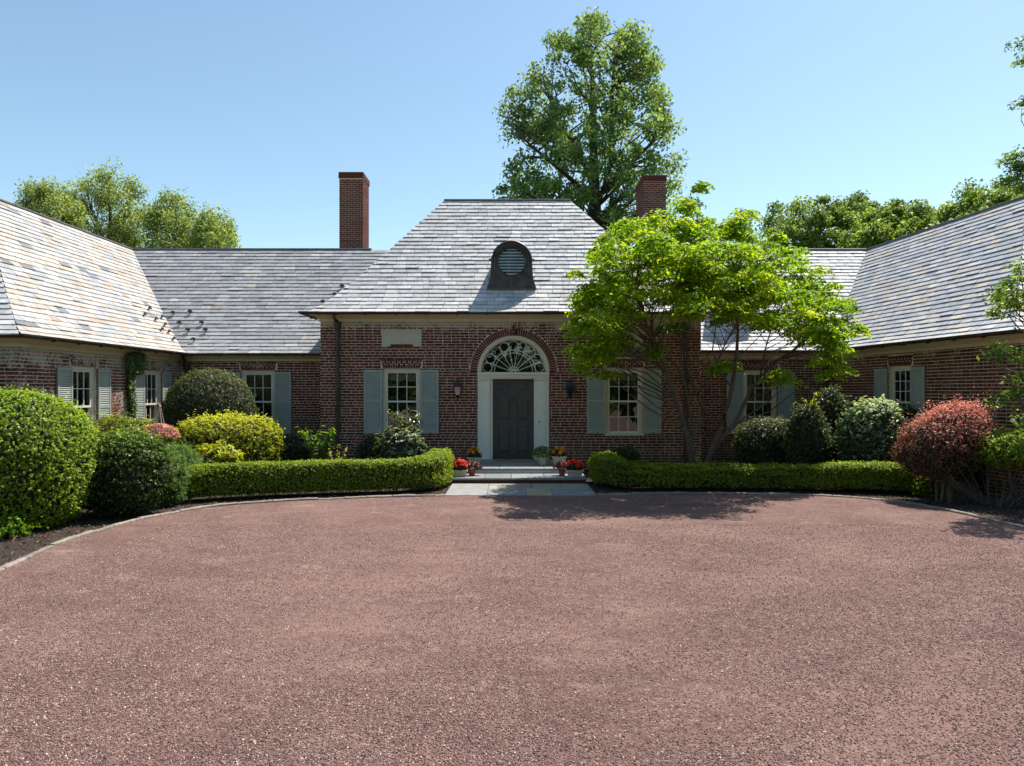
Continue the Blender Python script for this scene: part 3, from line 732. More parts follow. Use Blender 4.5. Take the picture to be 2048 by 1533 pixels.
# ---- walls
BPIT, CRS = .230, .0733
BR_COLS = [(.150, .036, .024), (.112, .030, .021), (.160, .046, .030), (.090, .026, .021), (.170, .054, .038), (.128, .038, .028)]
bricks = []          # frame, u0,u1,z0,z1,colour,key
WALLS = []
def wall(key, fr, L, z1, opens=(), arch=None, z0=-.1, ends=(0, 0)):
    mw = MB(); nrow = int((z1-0)/CRS)+1
    def cuts(z):
        iv = [(a, b) for a, b, c, d in opens if c-.001 < z < d+.001]
        if arch:
            uc, zc, Rr = arch
            if z >= zc and z-zc < Rr: q = math.sqrt(Rr*Rr-(z-zc)**2); iv.append((uc-q, uc+q))
        return sorted(iv)
    def spans(lo, hi, z):
        out = []; s = lo
        for a, b in cuts(z):
            if a > s: out.append((s, min(a, hi)))
            s = max(s, b)
        if s < hi: out.append((s, hi))
        return out
    zs = sorted(set([z0, z1]+[o[2] for o in opens]+[o[3] for o in opens]))
    if arch:
        zs = sorted(set(zs+[arch[1]+arch[2]*math.sin(t*math.pi/40) for t in range(21)]))
    for a, b in zip(zs, zs[1:]):
        if b-a < 1e-4: continue
        for s0, s1 in spans(0, L, (a+b)/2): mw.face([fr(s0, 0, a), fr(s1, 0, a), fr(s1, 0, b), fr(s0, 0, b)])
    # reveals
    for a, b, c, d in opens:
        for u in (a, b): mw.face([fr(u, 0, c), fr(u, -.16, c), fr(u, -.16, d), fr(u, 0, d)])
        mw.face([fr(a, 0, d), fr(b, 0, d), fr(b, -.16, d), fr(a, -.16, d)]); mw.face([fr(a, 0, c), fr(b, 0, c), fr(b, -.16, c), fr(a, -.16, c)])
    wobj = mw.build('wall', M_mortar, house)
    for r in range(nrow):
        za = r*CRS+.008; zb = min(za+CRS-.0155, z1-.003)
        if zb-za < .02: continue
        off = (r % 2)*BPIT/2+random.uniform(-.012, .012)+(BPIT*.25 if r % 6 == 5 else 0)
        s = -off; zm = (za+zb)/2
        while s < L:
            wd = BPIT if r % 6 != 5 else BPIT*.5
            if random.random() < .04: wd *= .5
            jt = .0062+random.uniform(-.001, .002)
            for a, b in spans(max(s, 0), min(s+wd, L), zm):
                a2, b2 = a+jt, b-jt
                if ends[0] and a == 0: a2 = 0
                if ends[1] and b == L: b2 = L
                if b2-a2 > .02:
                    c = random.choice(BR_COLS); k = random.uniform(.7, 1.3)
                    bricks.append((fr, a2, b2, za+random.uniform(-.0015, .0015), zb+random.uniform(-.0015, .0015), tuple(x*k for x in c), wobj, key, random.uniform(.003, .007)))
            s += wd
    return wobj
AR_T = .24    # height of the flat arches
def open_of(u0, u1, z0, z1): return (u0, u1, z0, z1)
fC = Loc((-5.05, 18), (1, 0), (0, -1))
WP = [(-3.40+5.05, -2.42+5.05, .90, 2.65), (2.47+5.05, 3.44+5.05, .90, 2.66)]
def splay(o, e=.06): return (o[0]-e, o[1]+e, o[3], o[3]+AR_T)
PAN = [(-3.43+5.05, -2.39+5.05, 3.197, 3.636), (2.40+5.05, 3.44+5.05, 3.197, 3.636)]
wC = wall('centre', fC, 10.03, 3.9, WP+[splay(o) for o in WP]+[(.04-.95+5.05, .04+.95+5.05, -.2, 2.55)]+PAN+[(5.09-.10, 5.09+.10, 3.70, 3.9)], arch=(5.09, 2.55, 1.155), ends=(1, 1))
fLs = Loc((-5.05, 19.4), (0, -1), (-1, 0)); wall('side_left', fLs, 1.4, 3.9)
fRs = Loc((4.98, 18), (0, 1), (1, 0)); wall('side_right', fRs, 1.4, 3.9)
fL = Loc((-9.43, 19.4), (1, 0), (0, -1)); WL = (1.74, 2.68, .85, 2.64)
wL = wall('range_left', fL, 4.38, 2.95, [WL, splay(WL)])
fR = Loc((4.98, 19.4), (1, 0), (0, -1)); WR = (1.60, 2.54, .85, 2.64)
wR = wall('range_right', fR, 4.07, 3.02, [WR, splay(WR)])
fWL = Loc((-9.43, 13.0), (0, 1), (1, 0)); WW = [(1.60, 2.48, .82, 2.60), (4.47, 5.32, .82, 2.60)]
wWL = wall('wing_left', fWL, 6.4, 2.95, WW+[splay(o, .05) for o in WW], ends=(1, 0))
fWLe = Loc((-15.4, 13.0), (1, 0), (0, -1)); wall('wing_left_end', fWLe, 5.97, 2.95, ends=(0, 1))
fWR = Loc((9.05, 19.4), TR, (-.995, -.0995)); WRW = (2.56, 3.38, .90, 2.66)
wWR = wall('wing_right', fWR, 6.43, 3.02, [WRW, splay(WRW, .05)], ends=(0, 1))
e = Vector((9.05, 19.4))+TR*6.43; fWRe = Loc((e.x, e.y), (1, 0), (0, -1)); wall('wing_right_end', fWRe, 6.0, 3.02, ends=(1, 0))

cand = []
for i, b in enumerate(bricks):
    fr, a, bb, za, zb, c, wo_, key, pr = b
    x, y, d = cam2(fr((a+bb)/2, 0, (za+zb)/2)); z = (za+zb)/2
    ok = (5 < x < 2043) and (bb-a > .15) and ((key == 'wing_left' and z > 1.95) or (key == 'wing_right' and z > 1.7))
    cand.append((d if ok else 999, i))
cand.sort(); single = {i for d, i in cand[:300] if d < 999}
pools = {}
for i, (fr, a, b, za, zb, c, wo_, key, pr) in enumerate(bricks):
    if i in single:
        m = MB(); fr.box(m, a, b, -.01, pr, za, zb, c); m.build('brick', M_brick, wo_)
    else:
        mm = pools.setdefault(wo_.name, (MB(), wo_))[0]; fr.box(mm, a, b, -.01, pr, za, zb, c)
for k, (mm, wo_) in pools.items(): mm.build('bricks', M_brick, wo_, kind='stuff')

# flat arches, round arch, keystone: every brick its own piece
def wedge(fr, pts, wobj, o1=.009):
    m = MB(); c = random.choice(BR_COLS); k = random.uniform(.75, 1.1); c = tuple(x*k for x in c)
    m.hexa([fr(*pts[0], 0) if 0 else fr(pts[0][0], -.012, pts[0][1]), fr(pts[1][0], -.012, pts[1][1]), fr(pts[1][0], o1, pts[1][1]), fr(pts[0][0], o1, pts[0][1]),
            fr(pts[3][0], -.012, pts[3][1]), fr(pts[2][0], -.012, pts[2][1]), fr(pts[2][0], o1, pts[2][1]), fr(pts[3][0], o1, pts[3][1])], c)
    m.build('arch_brick', M_brick, wobj)
def flat_arch(fr, o, wobj):
    u0, u1, z0, z1 = splay(o, .0); e = .06; n = 15; m = MB()
    m.face([fr(u0-e, .001, z0), fr(u1+e, .001, z0), fr(u1+e, .001, z1), fr(u0-e, .001, z1)]); m.build('arch_mortar', M_mortar, wobj)
    for i in range(n):
        a, b = i/n, (i+1)/n; g = .0055
        lo0 = u0+(u1-u0)*a+g; lo1 = u0+(u1-u0)*b-g; hi0 = u0-e+(u1-u0+2*e)*a+g; hi1 = u0-e+(u1-u0+2*e)*b-g
        if i % 2: segs = [(0, .36), (.42, 1)]
        else: segs = [(0, .60), (.66, 1)]
        for s0, s1 in segs:
            f = lambda x, y, t: x*(1-t)+y*t
            wedge(fr, [(f(lo0, hi0, s0), f(z0, z1, s0)+.004), (f(lo1, hi1, s0), f(z0, z1, s0)+.004), (f(lo1, hi1, s1), f(z0, z1, s1)-.004), (f(lo0, hi0, s1), f(z0, z1, s1)-.004)], wobj)
for fr, o, wo_ in [(fC, WP[0], wC), (fC, WP[1], wC), (fL, WL, wL), (fR, WR, wR), (fWL, WW[0], wWL), (fWL, WW[1], wWL), (fWR, WRW, wWR)]: flat_arch(fr, o, wo_)
# round arch over the door
m = MB(); K = 60
for i in range(K):
    t0, t1 = math.pi*i/K, math.pi*(i+1)/K; q = lambda r, t: fC(5.09+r*math.cos(t), .001, 2.55+r*math.sin(t))
    m.face([q(.93, t0), q(1.17, t0), q(1.17, t1), q(.93, t1)])
m.build('arch_mortar', M_mortar, wC)
nb = 54
for i in range(nb):
    t0 = math.pi*i/nb; t1 = math.pi*(i+1)/nb; g0 = .0058/.95; g1 = .0058/1.15
    q = lambda r, t: (5.09+r*math.cos(t), 2.55+r*math.sin(t))
    if abs((t0+t1)/2-math.pi/2) < .085: continue
    wedge(fC, [q(.958, t0+g0), q(.958, t1-g0), q(1.142, t1-g1), q(1.142, t0+g1)], wC)
m = MB(); fC.box(m, 4.99, 5.19, -.02, .002, 3.49, 3.9); m.build('arch_mortar', M_mortar, wC)
for i, (a, b) in enumerate([(-.095, -.036), (-.028, .028), (.036, .095)]):
    for s0, s1 in ([(0, .19), (.20, .39)] if i != 1 else [(0, .10), (.11, .29), (.30, .39)]):
        k0, k1 = .82+.2*s0, .82+.2*s1
        wedge(fC, [(5.09+a*k0, 3.505+s0), (5.09+b*k0, 3.505+s0), (5.09+b*k1, 3.505+s1), (5.09+a*k1, 3.505+s1)], wC, .016)

# blank cream tablets above the centre windows
for (u0, u1, z0, z1) in PAN:
    m = MB(); fC.box(m, u0+.004, u1-.004, -.02, .004, 3.276, z1-.004); fC.box(m, u0+.004, u0+.22, -.02, .0035, z0+.004, 3.276); fC.box(m, u1-.22, u1-.004, -.02, .0035, z0+.004, 3.276)
    m.build('wall_tablet', M_panel, house)
    m = MB(); fC.box(m, u0+.23, u0+.5, -.02, .008, z0+.008, 3.268, BR_COLS[0]); fC.box(m, u0+.512, u1-.23, -.02, .008, z0+.008, 3.268, BR_COLS[2])
    m.build('bricks', M_brick, house, kind='stuff')

m = MB()
for a, b in (((-5.05, 23.6), (4.98, 23.6)), ((-15.4, 25.4), (-5.05, 25.4)), ((4.98, 25.4), (15.5, 25.4)), ((-15.4, 13.0), (-15.4, 25.4)), ((15.6, 13.0), (15.6, 25.4)), ((-5.05, 19.4), (-5.05, 25.4)), ((4.98, 19.4), (4.98, 25.4))):
    m.face([(a[0], a[1]-18, -.1), (b[0], b[1]-18, -.1), (b[0], b[1]-18, 3.0 if abs(a[0]) > 6 or a[1] > 25 else 3.9), (a[0], a[1]-18, 3.0 if abs(a[0]) > 6 or a[1] > 25 else 3.9)])
m.face([fC(4.0, -.30, 0), fC(6.2, -.30, 0), fC(6.2, -.30, 2.5), fC(4.0, -.30, 2.5)])  # unseen backing panel added behind the door surround to stop light coming through
m.face([fC(4.0, 0, 2.5), fC(6.2, 0, 2.5), fC(6.2, -.30, 2.5), fC(4.0, -.30, 2.5)]) if 0 else None
m.build('rear_wall_and_backing', M_mortar, house)

# ---- cornices and gutters swept along the eaves
def sweep(path, prof, name, mat, parent, closed=False, smooth=False, col=(1, 1, 1)):
    """path: plan points (x,d); prof: (out, z). left-hand side of travel is the house side"""
    P = [Vector((x, d-CAM_D)) for x, d in path]; m = MB(); rings = []
    for i, p in enumerate(P):
        ds = []
        if i > 0: ds.append((p-P[i-1]).normalized())
        if i < len(P)-1: ds.append((P[i+1]-p).normalized())
        ns = [Vector((d.y, -d.x)) for d in ds]
        nn = sum(ns, Vector((0, 0))); nn = nn/max(nn.dot(ns[0]), .3) if len(ns) > 1 else ns[0]
        if len(ns) > 1: nn = (ns[0]+ns[1]); nn = nn/(nn.dot(ns[0]))
        rings.append([(p.x+nn.x*o, p.y+nn.y*o, z) for o, z in prof])
    k = len(prof); V = [q for r in rings for q in r]
    fs = [(i*k+j, (i+1)*k+j, (i+1)*k+(j+1) % k, i*k+(j+1) % k) for i in range(len(P)-1) for j in range(k)]
    fs += [tuple(range(k)), tuple((len(P)-1)*k+j for j in range(k-1, -1, -1))]
    m.mesh(V, fs, col); return m.build(name, mat, parent)
def cornice_prof(zt, zb, out):
    h = zt-zb; return [(-.05, zb), (.035, zb), (.04, zb+.07*h/.22), (.07, zb+.08), (.10, zb+.11), (.19, zb+h*.72), (out-.05, zb+h*.9), (out-.04, zt-.03), (-.05, zt-.03)]
def gutter_prof(zt, out):
    pr = []
    for k in range(9):
        a = math.pi+math.pi*k/8; pr.append((out+.03+.062*math.cos(a), zt-.005+.075*math.sin(a)))
    pr += [(out+.08, zt-.002), (out-.02, zt-.002)]; return pr
def eaves(path, zt, zb, out):
    sweep(path, cornice_prof(zt, zb, out), 'cornice', M_cream, house)
    g = sweep(path, gutter_prof(zt, out), 'gutter', M_copper, house)
    # hangers below the gutter
    m = MB()
    for i in range(len(path)-1):
        a = Vector((path[i][0], path[i][1]-CAM_D)); b = Vector((path[i+1][0], path[i+1][1]-CAM_D)); L = (b-a).length; d = (b-a).normalized(); nn = Vector((d.y, -d.x))
        for s in np.arange(.5, L-.2, .78):
            c = a+d*s+nn*(out+.03); m.tube([(c.x-d.x*.02, c.y-d.y*.02, zt-.05), (c.x+d.x*.02, c.y+d.y*.02, zt-.05)], .055, 10)
    m.build('gutter_bracket', M_copper, g)
eaves([(-5.05, 19.0), (-5.05, 18.0), (4.98, 18.0), (4.98, 19.0)], 4.10, 3.87, .36)
eaves([(-15.4, 13.0), (-9.43, 13.0), (-9.43, 19.4), (-5.05, 19.4)], 3.11, 2.89, .34)
e = Vector((9.05, 19.4))+TR*6.43
eaves([(4.98, 19.4), (9.05, 19.4), (e.x, e.y), (e.x+6, e.y)], 3.19, 2.96, .34)

# ---- downspouts
def downspout(x, d, ztop, eo, head=True, z0=.1, r=.045):
    y = d-CAM_D; m = MB(); n = house
    m.tube([(x, y-eo, ztop), (x, y-eo+.03, ztop-.12), (x+.02, y-.12, ztop-.2), (x+.02, y-.09, ztop-.28)], r, 10)
    m.tube([(x+.02, y-.075, ztop-.4), (x+.02, y-.075, z0)], r, 10)
    for z in (ztop-.9, ztop-1.9, ztop-2.9):
        if z > .2: m.box((x-.045, y-.135, z-.02), (x+.085, y-.008, z+.02))
    o = m.build('downspout', M_copper, house)
    m = MB(); m.lathe([(.02, .12), (.105, .12), (.11, .07), (.095, 0), (.06, -.08), (.045, -.16), (0, -.16)], (x+.02, y-.09, ztop-.32), 10); m.build('leader_head', M_copper, o)
downspout(-4.60, 18, 4.05, .38); downspout(4.55, 18, 4.05, .38)
downspout(-9.22, 19.4, 3.06, .3); downspout(8.86, 19.4, 3.14, .3)

# ---- windows
def window(fr, o, cols, lowrows, mid=None, curtain=False, toprows=2, blind=False):
    u0, u1, z0, z1 = o; w = MB(); dep = -.10
    # casing
    c = .075
    fr.box(w, u0+.002, u0+c, dep-.03, dep+.055, z0, z1-.002); fr.box(w, u1-c, u1-.002, dep-.03, dep+.055, z0, z1-.002)
    fr.box(w, u0+c, u1-c, dep-.03, dep+.06, z1-c-.02, z1-.002); fr.box(w, u0-.03, u1+.03, dep-.03, .045, z0-.035, z0+.03)
    root = w.build('window', M_cream, house)
    a, b, s, t = u0+c, u1-c, z0+.03, z1-c-.02; mid = s+(t-s)*.5 if mid is None else mid
    pw = .018
    for (lo, hi, oo, rows, nm) in ((mid, t, dep+.02, toprows, 'upper_sash'), (s, mid+.035, dep-.012, lowrows, 'lower_sash')):
        m = MB(); f = .038
        fr.box(m, a, a+f, oo-.018, oo+.018, lo, hi); fr.box(m, b-f, b, oo-.018, oo+.018, lo, hi)
        fr.box(m, a+f, b-f, oo-.018, oo+.018, hi-f, hi); fr.box(m, a+f, b-f, oo-.018, oo+.018, lo, lo+f+.006)
        A, B, S, T = a+f, b-f, lo+f+.006, hi-f
        for k in range(1, cols):
            x = A+(B-A)*k/cols; fr.box(m, x-pw/2, x+pw/2, oo-.010, oo+.012, S, T)
        for k in range(1, rows):
            z = S+(T-S)*k/rows; fr.box(m, A, B, oo-.0095, oo+.0115, z-pw/2, z+pw/2)
        m.build(nm, M_white, root)
        for i in range(cols):
            for j in range(rows):
                g = MB(); x0, x1 = A+(B-A)*i/cols, A+(B-A)*(i+1)/cols; y0, y1 = S+(T-S)*j/rows, S+(T-S)*(j+1)/rows; ti = random.uniform(-.0015, .0015)
                g.face([fr(x0, oo-.002+ti, y0), fr(x1, oo-.002-ti, y0), fr(x1, oo-.002+ti, y1), fr(x0, oo-.002-ti, y1)]); g.build('pane', M_glass, root)
    # the room behind
    m = MB(); D = -1.6; X0, X1 = u0-.5, u1+.5; Z0, Z1 = z0-.4, z1+.12
    q = lambda u, oo, z: fr(u, oo, z)
    m.face([q(X0, D, Z0), q(X1, D, Z0), q(X1, D, Z1), q(X0, D, Z1)]); m.face([q(X0, -.17, Z0), q(X0, D, Z0), q(X0, D, Z1), q(X0, -.17, Z1)])
    m.face([q(X1, -.17, Z0), q(X1, D, Z0), q(X1, D, Z1), q(X1, -.17, Z1)]); m.face([q(X0, -.17, Z0), q(X1, -.17, Z0), q(X1, D, Z0), q(X0, D, Z0)])
    m.face([q(X0, -.17, Z1), q(X1, -.17, Z1), q(X1, D, Z1), q(X0, D, Z1)]); m.build('room', M_room, root)
    if curtain:
        m = MB()
        for sd in (0, 1):
            e0 = a+.01 if not sd else b-.01; sg = 1 if not sd else -1; zt = t-.02
            n = 16
            for i in range(n):
                f0, f1 = i/n, (i+1)/n; wt = (b-a)*.40; wb = (b-a)*.16
                def pt(f, z, ww): return fr(e0+sg*ww*f, -.22+.02*math.sin(f*30), z)
                m.face([pt(f0, mid+.05, wb), pt(f1, mid+.05, wb), pt(f1, zt, wt), pt(f0, zt, wt)])
                m.face([pt(f0, s, wb*.9), pt(f1, s, wb*.9), pt(f1, mid+.05, wb), pt(f0, mid+.05, wb)])
        m.build('curtain', M_curtain, root, smooth=True)
    if blind:
        m = MB()
        for k in range(30):
            f0, f1 = k/30, (k+1)/30; yy = lambda f: -.2+.012*math.sin(f*70)
            m.face([fr(a+(b-a)*f0, yy(f0), t-.24+.02*math.sin(f0*14)), fr(a+(b-a)*f1, yy(f1), t-.24+.02*math.sin(f1*14)), fr(a+(b-a)*f1, yy(f1), t), fr(a+(b-a)*f0, yy(f0), t)])
        m.build('curtain', M_curtain, root, smooth=True)
    return root
window(fC, WP[0], 3, 2, blind=True); window(fC, WP[1], 3, 2, blind=True); window(fL, WL, 3, 2); window(fR, WR, 3, 2, curtain=True)
window(fWL, WW[0], 3, 2); window(fWL, WW[1], 3, 2); window(fWR, WRW, 3, 2, toprows=3)

# ---- shutters
slat_data = {}
def shutter(fr, u0, u1, z0, z1, dog=True):
    m = MB(); st = .055; o0, o1 = .022, .055
    fr.box(m, u0, u0+st, o0, o1, z0, z1); fr.box(m, u1-st, u1, o0, o1, z0, z1)
    zm = z0+(z1-z0)*.51
    fr.box(m, u0+st, u1-st, o0, o1-.001, z1-.06, z1); fr.box(m, u0+st, u1-st, o0, o1-.001, z0, z0+.12); fr.box(m, u0+st, u1-st, o0, o1-.001, zm-.035, zm+.035)
    root = m.build('shutter', M_shut, house)
    ang = math.atan2(fr.t.y, fr.t.x)
    W = (u1-u0)-2*st
    flip = 1 if (fr.n.x*-fr.t.y+fr.n.y*fr.t.x) > 0 else -1
    key = (round(W, 3), flip)
    rest_ = MB(); nrest = 0
    for lo, hi in ((z0+.12, zm-.035), (zm+.035, z1-.06)):
        n = int((hi-lo)/.0405); p = (hi-lo)/n
        for k in range(n):
            zc = lo+(k+.5)*p; um = (u0+u1)/2
            def sl(mb, f):
                q = [( -W/2, -.010, .018), (W/2, -.010, .018), (W/2, -.004, .022), (-W/2, -.004, .022), (-W/2, .012, -.021), (W/2, .012, -.021), (W/2, .018, -.017), (-W/2, .018, -.017)]
                mb.hexa([f(*x) for x in q])
            if CNT['slat'] < 300:
                if key not in slat_data:
                    mb = MB(); sl(mb, lambda a, b, c: Vector((a, flip*b, c))); slat_data[key] = mb.data('slat', M_shut)
                o = bpy.data.objects.new('slat', slat_data[key]); link(o, root); c = fr(um, .034, zc)
                o.location = c; o.rotation_euler = (0, 0, ang); CNT['slat'] += 1
            else: sl(rest_, lambda a, b, c: fr(um+a, .034+b, zc+c)); nrest += 1
    if nrest: rest_.build('slats', M_shut, root, kind='stuff')
    m = MB(); um = (u0+u1)/2+.03; fr.box(m, um-.012, um+.012, 0, .075, z0-.012, z0+.03); fr.box(m, um-.028, um+.028, .06, .072, z0-.02, z0+.002); m.build('shutter_dog', M_iron, root)
    return root
for o in WW: shutter(fWL, o[0]-.50, o[0]-.015, o[2]-.02, o[3]-.06); shutter(fWL, o[1]+.015, o[1]+.49, o[2]-.02, o[3]-.06)
for o in WP: shutter(fC, o[0]-.50, o[0]-.01, o[2]+.02, o[3]-.05); shutter(fC, o[1]+.01, o[1]+.49, o[2]+.02, o[3]-.05)
for f_, o in ((fL, WL), (fR, WR), (fWR, WRW)): shutter(f_, o[0]-.50, o[0]-.015, o[2]-.02, o[3]-.06); shutter(f_, o[1]+.015, o[1]+.49, o[2]-.02, o[3]-.06)

# ---- front door, surround and fanlight
DC = 5.085; ZL = .245
m = MB()
for sg in (-1, 1):
    def bx(a, b, o0, o1, z0, z1):
        x0, x1 = sorted((DC+sg*a, DC+sg*b)); fC.box(m, x0, x1, o0, o1, z0, z1)
    bx(.85, .937, -.14, .03, ZL, 2.50); bx(.62, .85, -.14, .055, ZL+.19, 2.32); bx(.60, .87, -.14, .075, ZL, ZL+.17); bx(.61, .86, -.14, .066, ZL+.17, ZL+.19)
    bx(.65, .82, .055, .062, ZL+.26, 2.12); bx(.61, .86, -.14, .064, 2.135, 2.15)
    bx(.545, .62, -.14, -.01, ZL, 2.36)
    bx(.60, .87, -.14, .075, 2.32, 2.345); bx(.585, .885, -.14, .095, 2.345, 2.375)
fC.box(m, DC-.60, DC+.60, -.14, .02, 2.36, 2.40); fC.box(m, DC-.93, DC-.60, -.14, .035, 2.30, 2.40); fC.box(m, DC+.60, DC+.93, -.14, .035, 2.30, 2.40); fC.box(m, DC-.94, DC+.94, -.14, .05, 2.40, 2.455); fC.box(m, DC-.945, DC+.945, -.14, .075, 2.455, 2.485)
surround = m.build('door_surround', M_white, house)
m = MB(); fC.box(m, DC-.945, DC+.945, -.14, .095, 2.485, 2.535); m.build('transom_sill', M_white, surround)
m = MB(); m.lathe([(0, -.004), (.026, -.004), (.026, .004), (0, .004)], (0, 0, 0), 12)
bell = MB(); c0 = fC(DC+.685, .066, 1.24)
bell.mesh([(c0.x+.022*math.cos(k*math.pi/6), c0.y-.004, c0.z+.022*math.sin(k*math.pi/6)) for k in range(12)]+[(c0.x+.022*math.cos(k*math.pi/6), c0.y+.01, c0.z+.022*math.sin(k*math.pi/6)) for k in range(12)], [tuple(range(11, -1, -1))]+[(k, (k+1) % 12, 12+(k+1) % 12, 12+k) for k in range(12)])
bell.build('doorbell', M_brass, surround)

m = MB(); fC.box(m, DC-.545, DC+.545, -.15, -.11, ZL+.005, 2.355); door = m.build('door', M_door, house)
for sg in (-1, 1):
    for z0, z1 in ((2.06, 2.24), (1.27, 1.90), (.40, 1.10)):
        x0, x1 = sorted((DC+sg*.08, DC+sg*.43)); m = MB()
        # moulded rim round a sunken, raised-field panel
        for (a, b, c, d, o_) in ((x0, x1, z0, z0+.02, .014), (x0, x1, z1-.02, z1, .014), (x0, x0+.02, z0+.02, z1-.02, .014), (x1-.02, x1, z0+.02, z1-.02, .014)): fC.box(m, a, b, -.11, -.11+o_, c, d)
        i0, i1, j0, j1 = x0+.03, x1-.03, z0+.03, z1-.03; e_ = .035
        A = [fC(i0, -.109, j0), fC(i1, -.109, j0), fC(i1, -.109, j1), fC(i0, -.109, j1)]; B = [fC(i0+e_, -.094, j0+e_), fC(i1-e_, -.094, j0+e_), fC(i1-e_, -.094, j1-e_), fC(i0+e_, -.094, j1-e_)]
        m.mesh(A+B, [(4, 5, 6, 7), (0, 1, 5, 4), (1, 2, 6, 5), (2, 3, 7, 6), (3, 0, 4, 7)]); m.build('door_panel', M_door, door)
m = MB(); k = fC(DC+.42, -.06, 1.19); m.tube([fC(DC+.42, -.11, 1.19), fC(DC+.42, -.07, 1.19)], .012, 8)
m.tube([k+Vector((0, .012, 0)), k+Vector((0, .002, 0)), k+Vector((0, -.02, 0)), k+Vector((0, -.034, 0))], [.014, .03, .03, .012], 12); fC.box(m, DC+.39, DC+.45, -.11, -.104, 1.12, 1.26); m.build('door_knob', M_brass, door)
m = MB(); m.tube([fC(DC-.005+.030*math.sin(t), -.085, 1.80+.075*math.cos(t)) for t in np.linspace(0, 2*math.pi, 17)], .008, 6); fC.box(m, DC-.02, DC+.012, -.11, -.08, 1.85, 1.92); m.build('door_knocker', M_brass, door)
m = MB(); fC.box(m, DC-.545, DC+.545, -.15, .02, ZL-.01, ZL+.02); m.build('threshold', M_brass, surround)

# fanlight
zc = 2.545; ring = MB(); K = 48
def pol(r, t, o): return fC(DC+.005+r*math.cos(t), o, zc+r*math.sin(t))
for i in range(K):
    t0, t1 = math.pi*i/K, math.pi*(i+1)/K
    ring.face([pol(.865, t0, .03), pol(.952, t0, .03), pol(.952, t1, .03), pol(.865, t1, .03)])
    ring.face([pol(.865, t0, .03), pol(.865, t1, .03), pol(.835, t1, -.01), pol(.835, t0, -.01)])
    ring.face([pol(.835, t0, -.01), pol(.835, t1, -.01), pol(.835, t1, -.12), pol(.835, t0, -.12)])
    ring.face([pol(.952, t0, .03), pol(.952, t1, .03), pol(.952, t1, -.12), pol(.952, t0, -.12)])
fan = ring.build('fanlight', M_cream, house)
m = MB(); og = -.075; NB = 9; bw = .010
def arc(r, t0=0, t1=math.pi, n=36, rad=bw): m.tube([pol(r, t0+(t1-t0)*i/n, og) for i in range(n+1)], rad, 5)
arc(.58); arc(.505); arc(.14, n=16, rad=.012); arc(.075, n=12, rad=.012); 
for k in range(NB+1):
    t = math.pi*k/NB
    if 0 < k < NB:
        m.tube([pol(.03, t, og), pol(.14, t, og), pol(.79, t, og)], [.012, bw, bw], 5)
        p = pol(.543, t, og-.0); m.tube([p+Vector((0, .012, 0)), p-Vector((0, .004, 0)), p-Vector((0, .016, 0))], [.010, .024, .012], 8)
for k in range(NB):
    t = math.pi*(k+.5)/NB; cc = pol(.70, t, og); rr = .122
    m.tube([cc+Vector((rr*math.cos(a), 0, rr*math.sin(a))) for a in np.linspace(0, 2*math.pi, 25)], .0105, 5)
m.build('muntins', M_white, fan)
for k in range(NB):
    t0, t1 = math.pi*k/NB, math.pi*(k+1)/NB; g = MB()
    g.mesh([pol(0, t0, og+.004)]+[pol(.84, t0+(t1-t0)*i/6, og+.004) for i in range(7)], [(0, i+1, i+2) for i in range(6)]); g.build('pane', M_glass, fan)
m = MB()
m.face([pol(1.0, 0, -1.2), pol(1.0, math.pi, -1.2), pol(1.0, math.pi, -1.2)+Vector((0, 0, 1.0)), pol(1.0, 0, -1.2)+Vector((0, 0, 1.0))])
m.face([pol(1.0, 0, -.16), pol(1.0, math.pi, -.16), pol(1.0, math.pi, -1.2), pol(1.0, 0, -1.2)])
m.face([fC(DC-1.1, -.161, 3.6), fC(DC+1.1, -.161, 3.6), fC(DC+1.1, -1.2, 3.6), fC(DC-1.1, -1.2, 3.6)])
for s in (-1, 1): m.face([fC(DC+s*1.05, -.161, 2.5), fC(DC+s*1.05, -1.2, 2.5), fC(DC+s*1.05, -1.2, 3.6), fC(DC+s*1.05, -.161, 3.6)])
m.build('hallway', M_room, fan)

# ---- round louvred dormer on the centre roof
fD = Loc((-.01, 18.18), (1, 0), (0, -1))
rt = empty('louvre_dormer', (0, .2, 4.9)); link_ = rt; rt.parent = house; rt.matrix_parent_inverse = Matrix.Translation(house.location).inverted()
ZB, ZS, RO, RI = 4.78, 5.48, .52, .365
def fpt(r, t, o, zc=5.50): return fD(r*math.cos(t), o, zc+r*math.sin(t))
m = MB(); K = 40; zc2 = 5.50
out = [fD(.66, 0, ZB), fD(.60, 0, ZB+.18), fD(.55, 0, 5.2), fD(RO, 0, ZS)]+[fpt(RO, math.pi*i/K, 0) for i in range(1, K)]+[fD(-RO, 0, ZS), fD(-.55, 0, 5.2), fD(-.60, 0, ZB+.18), fD(-.66, 0, ZB)]
inr = []
for p in out:
    dx, dz = p.x-fD(0, 0, 0).x, p.z-zc2; a = math.atan2(dz, dx); inr.append(a)
# face between outline and the round opening
n = len(out); ins = []
def ang(i): return inr[i]
angs = [a if a > -math.pi/2 else a+2*math.pi for a in inr]
a0, a1 = angs[0], angs[-1]
for a in angs: ins.append(fpt(RI, a, 0, zc2))
for i in range(n-1): m.face([out[i], out[i+1], ins[i+1], ins[i]])
low = [fpt(RI, a0-(a0-(a1-2*math.pi))*k/12, 0, zc2) for k in range(13)]
lowb = [fD(.66-1.32*k/12, 0, ZB) for k in range(13)]
for k in range(12): m.face([lowb[k], low[k], low[k+1], lowb[k+1]])
